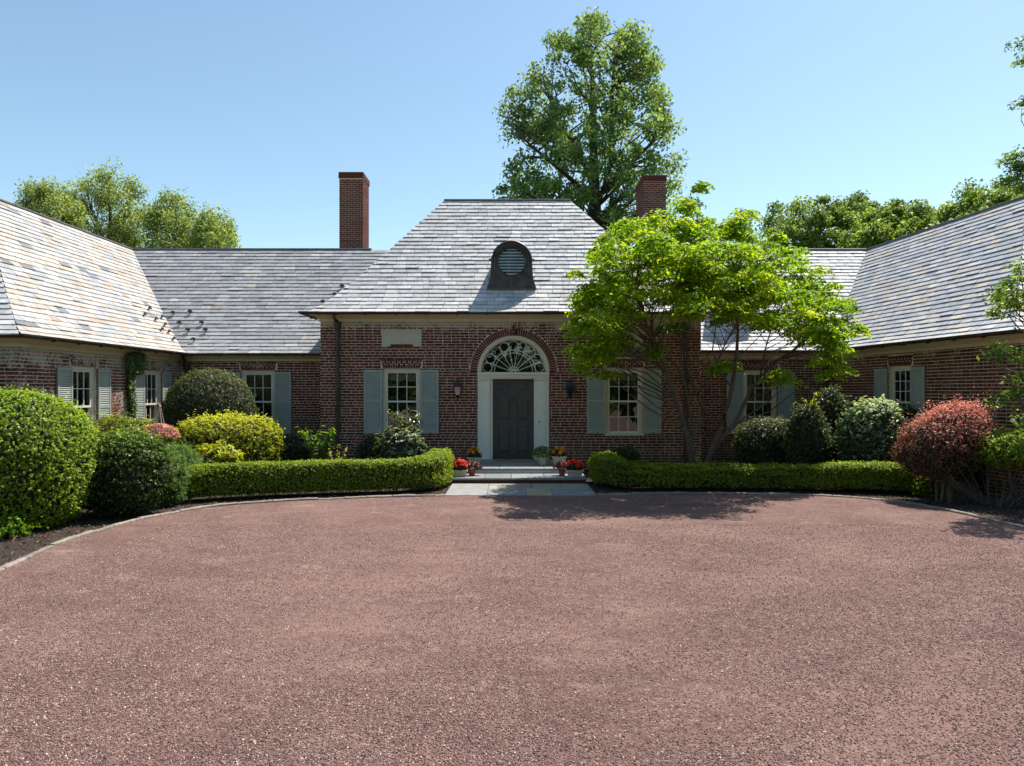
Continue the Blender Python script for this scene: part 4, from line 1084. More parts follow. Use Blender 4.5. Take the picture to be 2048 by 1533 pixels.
# curb round the opening, outer roll, and the body running back into the roof
for k in range(36):
    t0, t1 = 2*math.pi*k/36, 2*math.pi*(k+1)/36
    m.face([fpt(RI, t0, 0, zc2), fpt(RI, t1, 0, zc2), fpt(RI, t1, -.12, zc2), fpt(RI, t0, -.12, zc2)])
for i in range(n-1):
    b0 = out[i]+Vector((0, 1.35, 0)); b1 = out[i+1]+Vector((0, 1.35, 0)); m.face([out[i], b0, b1, out[i+1]])
body = m.build('dormer_face', M_copper, rt)
m = MB(); m.tube([fpt(.455, t, .02, zc2) for t in np.linspace(-.1, math.pi+.1, 30)], .03, 7); m.tube([fpt(RO, t, .01, zc2) for t in np.linspace(-.05, math.pi+.05, 30)], .035, 7)
m.tube([fpt(RI+.02, t, .015, zc2) for t in np.linspace(0, 2*math.pi, 37)], .018, 6)
for s in (-1, 1):
    m.tube([fD(s*RO, .01, ZS+.03), fD(s*.54, .02, 5.15)], .03, 6); m.tube([fD(s*.455, .02, ZS), fD(s*.46, .02, 5.1)], .025, 6); m.tube([fD(s*.53, 0, ZS+.06), fD(s*.60, -.02, ZS+.07)], .03, 6)
m.build('dormer_moulding', M_copper, rt)
M_louv = simple('grey_green_louvre', (.42, .46, .44), .5, nscale=6)
for k in range(9):
    z = zc2-RI+.045+k*.081; hw = math.sqrt(max(RI*RI-(z-zc2)**2, .001))*.98; m = MB()
    m.hexa([fD(-hw, -.02, z-.032), fD(hw, -.02, z-.032), fD(hw, -.012, z-.036), fD(-hw, -.012, z-.036), fD(-hw, -.085, z+.026), fD(hw, -.085, z+.026), fD(hw, -.078, z+.03), fD(-hw, -.078, z+.03)])
    m.build('louvre_blade', M_louv, rt)
m = MB(); m.mesh([fpt(RI, t, -.115, zc2) for t in np.linspace(0, 2*math.pi, 24, endpoint=False)], [tuple(range(24))]); m.build('vent_backing', M_deck, rt)
m = MB(); fD.box(m, -.012, .012, 0, .012, ZB, zc2-RI-.01); m.build('drip_strip', M_lead, rt)

# ---- white dormer on the right range
dr = empty('white_dormer', (6.7, 2.1, 4.1)); dr.parent = house; dr.matrix_parent_inverse = Matrix.Translation(house.location).inverted()
fW = Loc((6.10, 20.0), (1, 0), (0, -1)); W_ = 1.15
m = MB(); fW.box(m, 0, .16, -.1, .02, 3.98, 5.0); fW.box(m, W_-.16, W_, -.1, .02, 3.98, 5.0); fW.box(m, .16, W_-.16, -.1, .018, 4.86, 5.0); fW.box(m, .16, W_-.16, -.1, .018, 3.98, 4.12)
fW.box(m, .03, .13, .02, .05, 4.0, 4.9); fW.box(m, W_-.13, W_-.03, .02, .05, 4.0, 4.9); fW.box(m, 0-.06, W_+.06, -.1, .08, 4.93, 5.03); m.build('dormer_face', M_white, dr)
m = MB()
for k in (1, 2): x = .16+(W_-.32)*k/3; fW.box(m, x-.009, x+.009, -.05, -.03, 4.12, 4.86)
for z in (4.37, 4.62): fW.box(m, .16, W_-.16, -.049, -.031, z-.009, z+.009)
m.build('muntins', M_white, dr)
m = MB(); m.face([fW(.16, -.04, 4.12), fW(W_-.16, -.04, 4.12), fW(W_-.16, -.04, 4.86), fW(.16, -.04, 4.86)]); m.build('pane', M_glass, dr)
m = MB()
for u in (0.0, W_): m.face([fW(u, -.1, 3.9), fW(u, -1.6, 3.9), fW(u, -1.6, 5.0), fW(u, -.1, 5.0)])
m.face([fW(.02, -.5, 3.9), fW(W_-.02, -.5, 3.9), fW(W_-.02, -.5, 5.0), fW(.02, -.5, 5.0)])
m.build('dormer_cheek', M_white, dr)
m = MB(); P_ = [fW(-.08, .1, 5.035), fW(W_+.08, .1, 5.035), fW(W_/2, .1, 5.42)]; Q_ = [p+Vector((0, 1.9, 0)) for p in P_]
m.mesh(P_+Q_, [(0, 1, 2), (0, 2, 5, 3), (1, 4, 5, 2), (0, 3, 4, 1)]); m.build('dormer_roof', M_lead, dr)

# ---- snow guards
def on_roof(key, px, py):
    fr, h, z0, run, smin, smax = PLANES[key]; best = None
    for u in np.linspace(.05, run, 90):
        z = z0+h(u)
        for s in np.linspace(smin(u), smax(u), 160):
            p = fr(s, u, z); x, y, d = cam2(p); e = (x-px)**2+(y-py)**2
            if best is None or e < best[0]: best = (e, p, u)
    return best[1]
SG = [('range_left', x, y) for x, y in ((347, 631), (380, 629), (360, 651), (404, 652), (376, 666), (412, 667), (387, 686))]
SG += [('wing_left', x, y) for x, y in ((298, 622), (289, 634), (323, 639), (310, 645), (329, 655), (323, 664), (337, 669), (347, 683))]
SG += [('range_left', x, y) for x, y in ((684, 579), (669, 594), (646, 609))]
SG += [('wing_right', x, y) for x, y in ((1703, 607), (1692, 622), (1708, 622), (1688, 646), (1695, 634))]
for key, x, y in SG:
    p = on_roof(key, x, y); fr = PLANES[key][0]; n2 = fr.n; t2 = fr.t; m = MB()
    P3 = lambda a, b, c: (p.x+t2.x*a-n2.x*b, p.y+t2.y*a-n2.y*b, p.z+c)
    m.tube([P3(0, -.10, .07), P3(0, -.02, .045), P3(0, .03, .10), P3(0, .035, .15)], [.015, .02, .03, .012], 6)
    m.hexa([P3(-.085, .02, .07), P3(.085, .02, .07), P3(.085, .045, .07), P3(-.085, .045, .07), P3(-.05, .02, .13), P3(.05, .02, .13), P3(.05, .045, .13), P3(-.05, .045, .13)])
    m.build('snow_guard', M_copper, roof)

# ---- chimneys
def chimney(x0, x1, d0, d1, zt, pot=True):
    y0, y1 = d0-CAM_D, d1-CAM_D; m = MB(); m.box((x0, y0, 5.6), (x1, y1, zt-.02)); ch = m.build('chimney', M_mortar, roof)
    m = MB()
    for fr, L in ((Loc((x0, d0), (1, 0), (0, -1)), x1-x0), (Loc((x1, d0), (0, 1), (1, 0)), d1-d0), (Loc((x0, d1), (0, -1), (-1, 0)), d1-d0), (Loc((x1, d1), (-1, 0), (0, 1)), x1-x0)):
        for r in range(int((zt-.22-5.6)/.0733)):
            z = 5.6+r*.0733; s = -(r % 2)*.105
            while s < L:
                a, b = max(s, 0), min(s+.21, L); s += .21
                if b-a < .03: continue
                c = random.choice(BR_COLS); k = random.uniform(.8, 1.2)
                fr.box(m, a+(.005 if a > 0 else 0), b-(.005 if b < L else 0), -.01, .006, z+.006, z+.066, tuple(q*k for q in c))
    m.build('bricks', M_brick, ch, kind='stuff')
    m = MB(); m.box((x0-.03, y0-.03, zt-.24), (x1+.03, y1+.03, zt-.04), BR_COLS[1]); m.build('chimney_cap', M_brick, ch)
    m = MB(); m.hexa([(x0-.02, y0-.02, zt-.04), (x1+.02, y0-.02, zt-.04), (x1+.02, y1+.02, zt-.04), (x0-.02, y1+.02, zt-.04), (x0+.2, y0+.15, zt+.02), (x1-.2, y0+.15, zt+.02), (x1-.2, y1-.15, zt+.02), (x0+.2, y1-.15, zt+.02)]); m.build('mortar_crown', M_pot, ch)
    m = MB(); m.box((x0-.04, y0-.04, 6.3), (x1+.04, y1+.04, 6.86)); m.build('flashing', M_lead, ch)
chimney(gx(679, 24), gx(725.5, 24), 24, 25.0, gz(343, 24)); chimney(gx(1286, 24), gx(1331.5, 24), 24, 25.3, gz(349, 24))

# ---- wall lanterns
def lantern(x, glass, label):
    z0 = 1.83; y = -.0; root = empty('wall_lantern', (x, 0, z0), label, 'lantern', 'lanterns either side of the front door'); yc = -.19
    m = MB()   # bracket arm and wall plate
    m.box((x-.04, -.03, 2.0), (x+.04, -.008, 2.24)); m.tube([(x, -.02, 2.1), (x, -.1, 2.03), (x, yc, 1.90)], .013, 6); m.build('bracket', M_iron, root)
    m = MB(); a, b = .058, .095; zb, zt = 1.93, 2.16
    B = [(x-a, yc-a, zb), (x+a, yc-a, zb), (x+a, yc+a, zb), (x-a, yc+a, zb)]; T = [(x-b, yc-b, zt), (x+b, yc-b, zt), (x+b, yc+b, zt), (x-b, yc+b, zt)]
    for i in range(4):
        m.tube([B[i], T[i]], .009, 5); m.tube([B[i], B[(i+1) % 4]], .010, 5); m.tube([T[i], T[(i+1) % 4]], .012, 5)
    m.lathe([(0, -.12), (.012, -.10), (.02, -.06), (.05, -.02), (.062, 0), (0, 0)], (x, yc, zb), 8); m.build('cage', M_iron, root)
    m = MB()
    c = .125; V = [(x-c, yc-c, zt), (x+c, yc-c, zt), (x+c, yc+c, zt), (x-c, yc+c, zt)]; e_ = .05
    V += [(x-e_, yc-e_, zt+.12), (x+e_, yc-e_, zt+.12), (x+e_, yc+e_, zt+.12), (x-e_, yc+e_, zt+.12)]
    m.hexa(V); m.lathe([(.05, 0), (.045, .03), (.02, .05), (.022, .075), (.006, .10), (0, .11)], (x, yc, zt+.12), 8); m.build('hood', M_iron, root)
    for i in range(4):
        g = MB(); g.face([B[i], B[(i+1) % 4], T[(i+1) % 4], T[i]]); g.build('pane', glass, root)
    m = MB(); m.tube([(x, yc, zb), (x, yc, zb+.1)], .014, 8); m.build('candle', M_white if glass is M_lampglass else M_iron, root)
lantern(gx(915.5, 17.85), M_lampglass, 'black wall lantern with pinkish glass, left of the front door')
lantern(gx(1140, 17.85), M_darkglass, 'black wall lantern with dark glass, right of the front door beside the leaves')

# ---- dark plinth line / cellar grille is hidden by planting; steps and walk
XL, XR = -1.32, 1.66
st = empty('entrance_steps', (.1, -2.5, 0), 'two low bluestone steps with brick risers below the front door', 'steps')
m = MB(); m.box((-1.02, -2.10, 0), (1.30, 0.15, ZL-.045), (1, 1, 1)); m.build('riser', M_brick, st)
m = MB(); m.box((XL+.02, -2.93, -.02), (XR-.02, -.02, .085)); 
for v in range(len(m.c)): m.c[v] = BR_COLS[0]
m.build('riser', M_brick, st)
def slab(x0, x1, y0, y1, z0, z1, col, par, name='stone_slab'):
    m = MB(); g = .004; b = .006
    V = [(x0+g, y0+g, z0), (x1-g, y0+g, z0), (x1-g, y1-g, z0), (x0+g, y1-g, z0), (x0+g, y0+g, z1-b), (x1-g, y0+g, z1-b), (x1-g, y1-g, z1-b), (x0+g, y1-g, z1-b),
         (x0+g+b, y0+g+b, z1), (x1-g-b, y0+g+b, z1), (x1-g-b, y1-g-b, z1), (x0+g+b, y1-g-b, z1)]
    m.mesh(V, [(0, 3, 2, 1), (0, 1, 5, 4), (1, 2, 6, 5), (2, 3, 7, 6), (3, 0, 4, 7), (4, 5, 9, 8), (5, 6, 10, 9), (6, 7, 11, 10), (7, 4, 8, 11), (8, 9, 10, 11)], col); return m.build(name, M_blue, par)
for a, b, c in ((-1.05, -.3, .9), (-.3, .75, 1.0), (.75, 1.33, .92)): slab(a, b, -2.14, -.9, ZL-.045, ZL, (c, c*1.02, c*1.02), st)
for a, b, c in ((-1.05, .2, 1.0), (.2, 1.33, .93)): slab(a, b, -.9, .12, ZL-.045, ZL, (c, c, c), st)
for a, b, c in ((XL, -.62, .95), (-.62, -.02, .85), (-.02, .72, 1.05), (.72, XR, .9)): slab(a, b, -2.98, -2.10, .085, .128, (c, c, c*1.02), st)
wk = empty('front_walk', (.15, -3.8, 0), kind='structure')
Y0, Y1, Y2 = 13.33-18, 14.2-18, 15.02-18
for a, b, y0, y1, c in ((XL, -.50, Y0, Y1, (1.25, 1.2, 1.15)), (-.50, .28, Y0, Y1, (1.05, .98, 1.05)), (.28, .80, Y0, Y1, (1.5, 1.3, .85)), (.80, XR, Y0, Y1, (1.0, 1.05, 1.05)),
                        (XL, -.50, Y1, Y2, (1.2, 1.18, 1.1)), (-.50, .10, Y1, Y1+.45, (1.5, 1.4, 1.05)), (-.50, .10, Y1+.45, Y2, (1.2, 1.15, 1.1)), (.10, .42, Y1, Y2, (1.15, .95, 1.0)), (.42, 1.05, Y1, Y2, (1.3, 1.2, 1.0)), (1.05, XR, Y1, Y2, (1.35, 1.28, 1.1))):
    slab(a, b, y0, y1, -.04, .012, c, wk, 'flagstone')
mt = MB(); mt.box((-.42, -.62, ZL), (.55, -.12, ZL+.018)); mt.build('doormat', M_mat); tag(bpy.data.objects['doormat'], 'brown coir doormat lying on the landing before the door', 'doormat')

# ---- planters
def flowers(c, r, n, ll, mat, name='flowers', flat=.6, parent=None, heads=0, hr=.04):
    c = np.array(c, float)
    if heads:
        d = rvec(heads); d[:, 2] = np.abs(d[:, 2]); C = c+d*np.array(r); C = np.repeat(C, n//heads, axis=0); P = C+rvec(len(C))*hr*rng.random((len(C), 1))**.5; d = unit(P-c)
    else:
        d = rvec(n); d[:, 2] = np.abs(d[:, 2])*1.0-.25; P = c+d*np.array(r)*(rng.random((n, 1))**.4)
    m_ = len(P); leaf_obj(name, P, d+rvec(m_)*.8+np.array([0, -.2, .4]), rvec(m_), ll*rng.uniform(.7, 1.2, m_), ll*.8*rng.uniform(.7, 1.2, m_), .5+.3*rng.normal(size=m_)+lump(P, 14, .3, 6), mat, parent)
def box_planter(x, y, z, w, dp, h, flow, leaf, label, ry=.15, tall=.0):
    root = empty('flower_planter', (x, y, z), label, 'planter', 'cream box planters on the steps')
    m = MB(); k = .80
    a, b = w/2, dp/2
    O = [(x-a*k, y-b*k, z), (x+a*k, y-b*k, z), (x+a*k, y+b*k, z), (x-a*k, y+b*k, z)]; T = [(x-a, y-b, z+h), (x+a, y-b, z+h), (x+a, y+b, z+h), (x-a, y+b, z+h)]
    m.mesh(O+T, [(0, 3, 2, 1), (0, 1, 5, 4), (1, 2, 6, 5), (2, 3, 7, 6), (3, 0, 4, 7)])
    m.box((x-a-.012, y-b-.012, z+h-.035), (x+a+.012, y-b+.012, z+h)); m.box((x-a-.012, y+b-.012, z+h-.035), (x+a+.012, y+b+.012, z+h))
    m.box((x-a-.012, y-b+.012, z+h-.035), (x-a+.012, y+b-.012, z+h)); m.box((x+a-.012, y-b+.012, z+h-.035), (x+a+.012, y+b-.012, z+h))
    m.build('pot', M_pot, root)
    m = MB(); m.face([(x-a+.01, y-b+.01, z+h-.03), (x+a-.01, y-b+.01, z+h-.03), (x+a-.01, y+b-.01, z+h-.03), (x-a+.01, y+b-.01, z+h-.03)]); m.build('soil', M_mulch, root)
    flowers((x, y, z+h+.03), (a*1.05, b*1.2, ry), 900, .045, leaf, 'leaves', parent=root)
    flowers((x, y, z+h+.07), (a*1.0, b*1.1, ry*1.05), 700, .034, flow, 'flowers', parent=root, heads=16, hr=.045)
    return root
def round_pot(name, x, y, z, r, h, pm, label, cat='flower pot', group=None):
    root = empty(name, (x, y, z), label, cat, group); m = MB()
    m.lathe([(0, 0), (r*.7, 0), (r*.95, h*.8), (r*1.08, h*.82), (r*1.08, h), (r*.95, h), (r*.9, h*.9), (0, h*.9)], (x, y, z), 18); m.build('pot', pm, root, smooth=False); return root
s1 = .128; s2 = ZL
box_planter(gx(919.5, 15.35), -2.68, s1, .34, .22, .15, L_redflower, L_bronze, 'cream box planter of scarlet flowers on the lower step, left of the door')
box_planter(gx(949.5, 17.0), -1.05, s2, .33, .24, .16, L_yellow, L_bronze, 'cream box planter of yellow flowers against the left pilaster')
box_planter(gx(1149, 15.35), -2.68, s1, .36, .22, .15, L_redflower, L_bronze, 'cream box planter of scarlet flowers on the lower step, right end by the hedge')
box_planter(gx(1118, 16.6), -1.42, s2, .33, .24, .22, L_yellow, L_bronze, 'cream box planter of yellow flowers right of the door between pots')
r_ = round_pot('clay_pot', gx(944, 15.5), -2.52, s1, .085, .13, M_terra, 'small red clay pot with a dusky plant, left end of the lower step', group='red clay pots on the lower step')
flowers((gx(944, 15.5), -2.52, s1+.2), (.2, .14, .18), 420, .05, L_pink, 'leaves', parent=r_)
flowers((gx(957, 15.5), -2.50, s1+.16), (.10, .1, .10), 150, .05, L_pink, 'leaves', parent=r_)
r_ = round_pot('clay_pot', gx(1124, 15.5), -2.52, s1, .085, .13, M_terra, 'small red clay pot with a dusky plant, beside the right-hand scarlet planter', group='red clay pots on the lower step')
flowers((gx(1122, 15.5), -2.52, s1+.2), (.19, .14, .17), 420, .05, L_pink, 'leaves', parent=r_)
r_ = round_pot('glazed_pot', gx(1086, 16.7), -1.35, s2, .13, .19, M_whpot, 'round pale pot of trailing variegated leaves at the right of the door')
flowers((gx(1085, 16.7), -1.35, s2+.26), (.27, .22, .27), 1300, .05, L_varieg, 'leaves', parent=r_)

# ================================================================== PLANTING
# -- left
shrub('round_bush', 'big clipped light green bush at the left edge of the court', 'bush', at(28, 930, 10.45), (1.10, 1.05, 1.10), 84000, .040, .024, L_round, e=2.25, lumpa=.03, depth=.035, core=.93, tl=.05, tip=.35)
P0 = at(243, 950, 11.3)
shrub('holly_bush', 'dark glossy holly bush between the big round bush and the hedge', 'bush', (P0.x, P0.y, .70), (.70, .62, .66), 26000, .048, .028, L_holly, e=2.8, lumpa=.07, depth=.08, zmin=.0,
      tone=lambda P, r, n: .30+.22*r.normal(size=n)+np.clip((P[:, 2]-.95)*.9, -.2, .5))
P0 = at(335, 960, 12.3)
shrub('juniper', 'soft feathery green juniper beside the end of the left hedge', 'juniper', (P0.x-.02, P0.y, .45), (.36, .38, .52), 18000, .07, .012, L_juni, e=1.9, lumpa=.18, depth=.12, spiky=1.2, outw=.5)
P0 = at(372, 905, 13.2)
shrub('juniper', 'smooth grey-green juniper mound just behind the left hedge end', 'juniper', (P0.x-.18, P0.y+.1, .55), (.42, .35, .42), 14000, .06, .011, L_juni, e=1.9, lumpa=.12, depth=.12, spiky=1.2, outw=.5)
hl = [(-6.02, 12.72), (-5.5, 13.0), (-4.6, 13.35), (-3.6, 13.6), (-2.6, 13.82), (-2.0, 13.98), (-1.72, 14.25), (-1.62, 14.8), (-1.60, 15.5)]
hedge('box_hedge', 'low clipped box hedge running left of the entrance steps and turning in beside them', [(x, d-18) for x, d in smooth_path(hl, 5)], .27, .59, 120000, .034, .021, L_box, seed=3, humps=.022, hprof=([0, .7, .85, 1], [1, 1, 1.12, 1.16]))
P0 = at(450, 875, 16.6)
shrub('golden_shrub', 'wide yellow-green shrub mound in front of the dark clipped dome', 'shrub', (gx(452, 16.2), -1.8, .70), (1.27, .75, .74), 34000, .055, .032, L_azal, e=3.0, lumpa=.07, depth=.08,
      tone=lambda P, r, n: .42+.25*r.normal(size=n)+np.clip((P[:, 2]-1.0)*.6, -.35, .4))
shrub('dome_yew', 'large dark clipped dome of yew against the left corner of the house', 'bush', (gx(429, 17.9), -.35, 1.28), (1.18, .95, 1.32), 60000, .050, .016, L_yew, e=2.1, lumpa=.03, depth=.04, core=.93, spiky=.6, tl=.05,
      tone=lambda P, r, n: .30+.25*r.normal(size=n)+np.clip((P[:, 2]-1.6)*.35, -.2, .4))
shrub('small_rhododendron', 'little yellow-green rhododendron behind the left hedge', 'shrub', (gx(433, 14.6), -3.45, .50), (.52, .35, .42), 2600, .15, .042, L_azal, e=2.0, lumpa=.12, spiky=.9, up=.7, depth=.15)
shrub('yellow_shrub', 'yellow flowering low shrub between holly and wing wall', 'shrub', (gx(232, 12.6), -5.2, .92), (.78, .55, .62), 18000, .05, .03, L_yelflower, e=2.3, lumpa=.12, depth=.15)
shrub('yellow_shrub', 'upright golden-leaved shrub poking up left of the orange flower basket', 'shrub', (gx(291, 13.6), -4.4, .85), (.26, .25, .58), 3500, .05, .03, L_yelflower, e=2.0, lumpa=.15, depth=.2, spiky=.5)
# flower basket on a post
fb = empty('flower_basket', (gx(313, 12.7), -5.3, 0), 'round basket of orange, pink and violet flowers raised on a dark stand', 'flower basket')
c0 = (gx(313, 12.7), -5.3, 1.27)
flowers((c0[0]+.04, c0[1], 1.24), (.38, .30, .27), 6500, .036, L_mixflower, parent=fb)
flowers((c0[0], c0[1], 1.15), (.28, .24, .22), 900, .04, L_ivy, 'leaves', parent=fb)
m = MB(); m.lathe([(0, -.24), (.10, -.22), (.18, -.1), (.20, 0), (0, 0)], (c0[0], c0[1], 1.18), 14); m.tube([(c0[0], c0[1], -.02), (c0[0], c0[1], 1.0)], .03, 8); m.build('stand', M_iron, fb)
# wooden obelisk trellis
ob = empty('garden_trellis', (gx(316, 14.6), -3.4, 0), 'small weathered wooden obelisk trellis before the second wing window', 'trellis')
bx0, by0 = gx(317, 14.4), 14.4-18
for i, (dx, dy) in enumerate(((-.16, -.1), (.15, -.1), (-.12, .12), (.13, .12))):
    m = MB(); m.tube([(bx0+dx*1.6, by0+dy*1.6, 0), (bx0+dx*.9, by0+dy*.9, 1.1), (bx0+dx*.12, by0+dy*.12, 1.78)], [.018, .015, .01], 6); m.build('pole', M_wood, ob)
m = MB(); m.tube([(bx0-.03, by0, 1.66), (bx0+.03, by0, 1.72), (bx0-.02, by0, 1.80), (bx0+.05, by0-.02, 1.95)], [.028, .03, .02, .006], 6); m.build('twine', M_wood, ob)
# broad-leaved sapling by the downspout
def leafy(name, label, cat, base, stems, ll, lw, mat, per, up=.3, droop=.5):
    root = empty(name, tuple(base), label, cat); mb = MB(); Cs = []
    for (dx, dy, h) in stems:
        tip = (base[0]+dx, base[1]+dy, base[2]+h); mb.tube([tuple(base), (base[0]+dx*.35, base[1]+dy*.35, base[2]+h*.55), tip], [.012, .009, .004], 5); Cs.append((tuple(base), tip))
    mb.build('stems', M_bark, root); P = []; D = []
    for b0, t0 in Cs:
        for k in range(per):
            f = random.uniform(.45, 1.03); a = random.uniform(0, 6.28); r = ll*.45
            dv = np.array([math.cos(a), math.sin(a), random.uniform(-.5, .4)])
            q = np.array(b0)*(1-f)+np.array(t0)*f; q[0] = b0[0]+(t0[0]-b0[0])*f**1.6; q[1] = b0[1]+(t0[1]-b0[1])*f**1.6
            P.append(q+dv*r); D.append(dv)
    P = np.array(P); D = np.array(D); n = len(P)
    leaf_obj('leaves', P, np.array([0, 0, 1.0])+rvec(n)*.5+D*.3, D+np.array([0, 0, -droop*.4]), ll*rng.uniform(.7, 1.15, n), lw*rng.uniform(.8, 1.2, n), .5+.28*rng.normal(size=n), mat, root); return root
leafy('hydrangea', 'young bright green broad-leaved plant left of the downspout', 'plant', (gx(638, 16.4), -1.6, .02), [(random.uniform(-.48, .48), random.uniform(-.25, .25), random.uniform(.75, 1.2)) for _ in range(22)], .15, .06, L_bright, 13)
leafy('rose_bush', 'small pale rose sprig just behind the left hedge', 'plant', (gx(672, 14.9), -3.05, .02), [(random.uniform(-.22, .22), random.uniform(-.1, .1), random.uniform(.55, .86)) for _ in range(9)], .06, .03, L_azal, 14)
rh = shrub('rhododendron', 'loose pale-leaved rhododendron below the window left of the door', 'shrub', (gx(800, 16.2), -1.75, .62), (.66, .5, .58), 2600, .17, .045, L_rhodo, e=2.0, lumpa=.16, spiky=1.1, up=.8, depth=.14)
leafy('rhododendron', 'taller spray of rhododendron rising in front of the window sill', 'shrub', (gx(808, 16.5), -1.5, .2), [(random.uniform(-.5, .45), random.uniform(-.2, .2), random.uniform(1.0, 1.42)) for _ in range(24)], .15, .042, L_rhodo, 22)
shrub('low_yew', 'low dark evergreen tucked against the wall under the left shutter', 'shrub', (gx(592, 18.6), .25, .42), (.55, .3, .42), 6000, .05, .02, L_dark, e=2.5, lumpa=.1)
shrub('low_evergreen', 'dark evergreen spreading at the wall behind the rhododendron', 'shrub', (gx(752, 17.4), -.6, .48), (.5, .3, .42), 6000, .06, .02, L_dark, lumpa=.1)
shrub('seedling_patch', 'small light green plant at the foot of the big round bush', 'plant', (gx(14, 9.6), -8.45, .12), (.32, .2, .16), 900, .06, .035, L_bright, lumpa=.2, core=0, depth=.3)
# ivy on the wing wall
iv = empty('ivy', (-9.4, gx(0, 1)*0-1.3, 0), 'ivy climbing the wing wall between its two windows up to the cornice', 'ivy')
n = 6500; dd = 16.75+.17*rng.normal(size=n); zz = rng.uniform(.3, 3.0, n); tf = zz > 2.45; dd = np.where(tf, 16.9+.20*rng.normal(size=n), 16.80+.075*rng.normal(size=n)+.05*np.sin(zz*5)); keep = (rng.random(n) < np.where(tf, 1, .55)) & (zz < 3.0-.3*np.abs(dd-16.9)**2) & ((zz > 2.35+.5*np.abs(dd-16.9)+.1*np.sin(dd*23)) | (np.abs(dd-16.8) < .17)); dd = dd[keep]; zz = zz[keep]; n = len(dd)
P = np.stack([-9.43+.02+.10*rng.random(n)+np.where(zz > 2.5, .08, 0), dd-18, zz], 1)
leaf_obj('leaves', P, np.array([1.0, -.2, .3])+rvec(n)*.6, rvec(n)+np.array([0, 0, -.8]), .055, .045, .45+.25*rng.normal(size=n), L_ivy, iv)
m = MB()
for k in range(5): m.tube([(-9.415, 16.75-18+random.uniform(-.1, .1), z) for z in (0, 1, 2, 2.9)], [.012, .010, .008, .004], 5)
m.build('stems', M_bark, iv)

# chips and dry leaves on the open soil
n = 26000; x = rng.uniform(-9, 9, n); d = rng.uniform(8, 17.5, n); xe = np.interp(d, [q[1] for q in ELs], [q[0] for q in ELs]); xr = np.interp(d, [q[1] for q in ERs[::-1]], [q[0] for q in ERs[::-1]])
k = ((x < xe-.06) | ((d > 13.35) & (x < -1.4))) | ((x > xr+.06) | ((d > 13.65) & (x > 1.8))); x = x[k]; d = d[k]; n = len(x)
L_chip = leaf_mat('bark_chip', gr((.03, .018, .012), (.10, .06, .04), (.26, .16, .10)), .05, .9, .1)
leaf_obj('mulch_chips', np.stack([x, d-18, np.full(n, -.005)+.012*rng.random(n)], 1), np.array([0, 0, 1.0])+.5*rvec(n), rvec(n), .06*rng.uniform(.5, 1.5, n), .022, .4+.3*rng.normal(size=n), L_chip, kind='stuff')
# -- right
hr_ = [(2.06, 15.6), (2.04, 14.9), (2.2, 14.4), (2.7, 14.22), (3.4, 14.25), (4.2, 14.25), (5.0, 14.2), (5.9, 14.15), (6.4, 14.05)]
hedge('box_hedge', 'long low box hedge in the tree shade right of the steps', [(x, d-18) for x, d in smooth_path(hr_, 5)], .28, .45, 90000, .034, .021, L_box, seed=13, humps=.05, hprof=([0, .2, .4, 1], [1.35, 1.2, 1, 1]))
hedge('box_hedge', 'sunlit end section of the right box hedge, next to the red barberry', [(x, d-18) for x, d in smooth_path([(6.35, 14.05), (7.2, 13.95), (8.15, 13.65)], 4)], .31, .50, 36000, .034, .021, L_box, seed=23, humps=.03)
shrub('low_shrub', 'small bright green shrub squeezed between the hedge end and the barberry', 'shrub', (gx(1862, 13.4), -4.6, .26), (.42, .3, .30), 6000, .035, .02, L_box, lumpa=.1)
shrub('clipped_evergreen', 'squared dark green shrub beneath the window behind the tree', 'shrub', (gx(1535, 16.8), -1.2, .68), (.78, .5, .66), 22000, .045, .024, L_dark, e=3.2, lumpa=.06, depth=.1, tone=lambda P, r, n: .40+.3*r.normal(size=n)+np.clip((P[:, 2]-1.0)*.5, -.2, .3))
shrub('andromeda', 'tall dark loose evergreen left of the downspout in the corner', 'shrub', (gx(1618, 16.0), -2.0, .80), (.55, .45, .98), 20000, .06, .022, L_dark, e=1.9, lumpa=.16, depth=.16, spiky=.5)
shrub('andromeda', 'tall dark loose evergreen in front of the corner downspout', 'shrub', (gx(1668, 16.3), -1.5, 1.05), (.46, .45, 1.05), 18000, .06, .022, L_dark, e=2.2, lumpa=.14, depth=.16, spiky=.5)
leafy('golden_sprig', 'yellow-green shoot standing above the dark evergreens', 'plant', (gx(1628, 15.9), -2.0, 1.35), [(random.uniform(-.2, .16), random.uniform(-.1, .1), random.uniform(.3, .72)) for _ in range(8)], .07, .035, L_azal, 16)
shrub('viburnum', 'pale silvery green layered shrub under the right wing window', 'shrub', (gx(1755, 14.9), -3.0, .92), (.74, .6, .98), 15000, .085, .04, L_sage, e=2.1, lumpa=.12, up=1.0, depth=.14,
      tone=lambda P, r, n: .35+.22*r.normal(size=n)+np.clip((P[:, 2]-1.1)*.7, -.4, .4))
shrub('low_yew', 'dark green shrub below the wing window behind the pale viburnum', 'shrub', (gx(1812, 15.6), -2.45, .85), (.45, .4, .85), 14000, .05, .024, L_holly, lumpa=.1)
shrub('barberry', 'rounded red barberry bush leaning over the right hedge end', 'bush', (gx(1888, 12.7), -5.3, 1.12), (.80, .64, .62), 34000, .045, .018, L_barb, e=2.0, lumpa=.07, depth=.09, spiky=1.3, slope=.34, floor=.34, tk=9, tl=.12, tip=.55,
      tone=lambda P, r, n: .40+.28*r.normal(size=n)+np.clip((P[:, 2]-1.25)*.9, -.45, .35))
m = MB(); bc = (gx(1975, 12.3), 12.3-18)
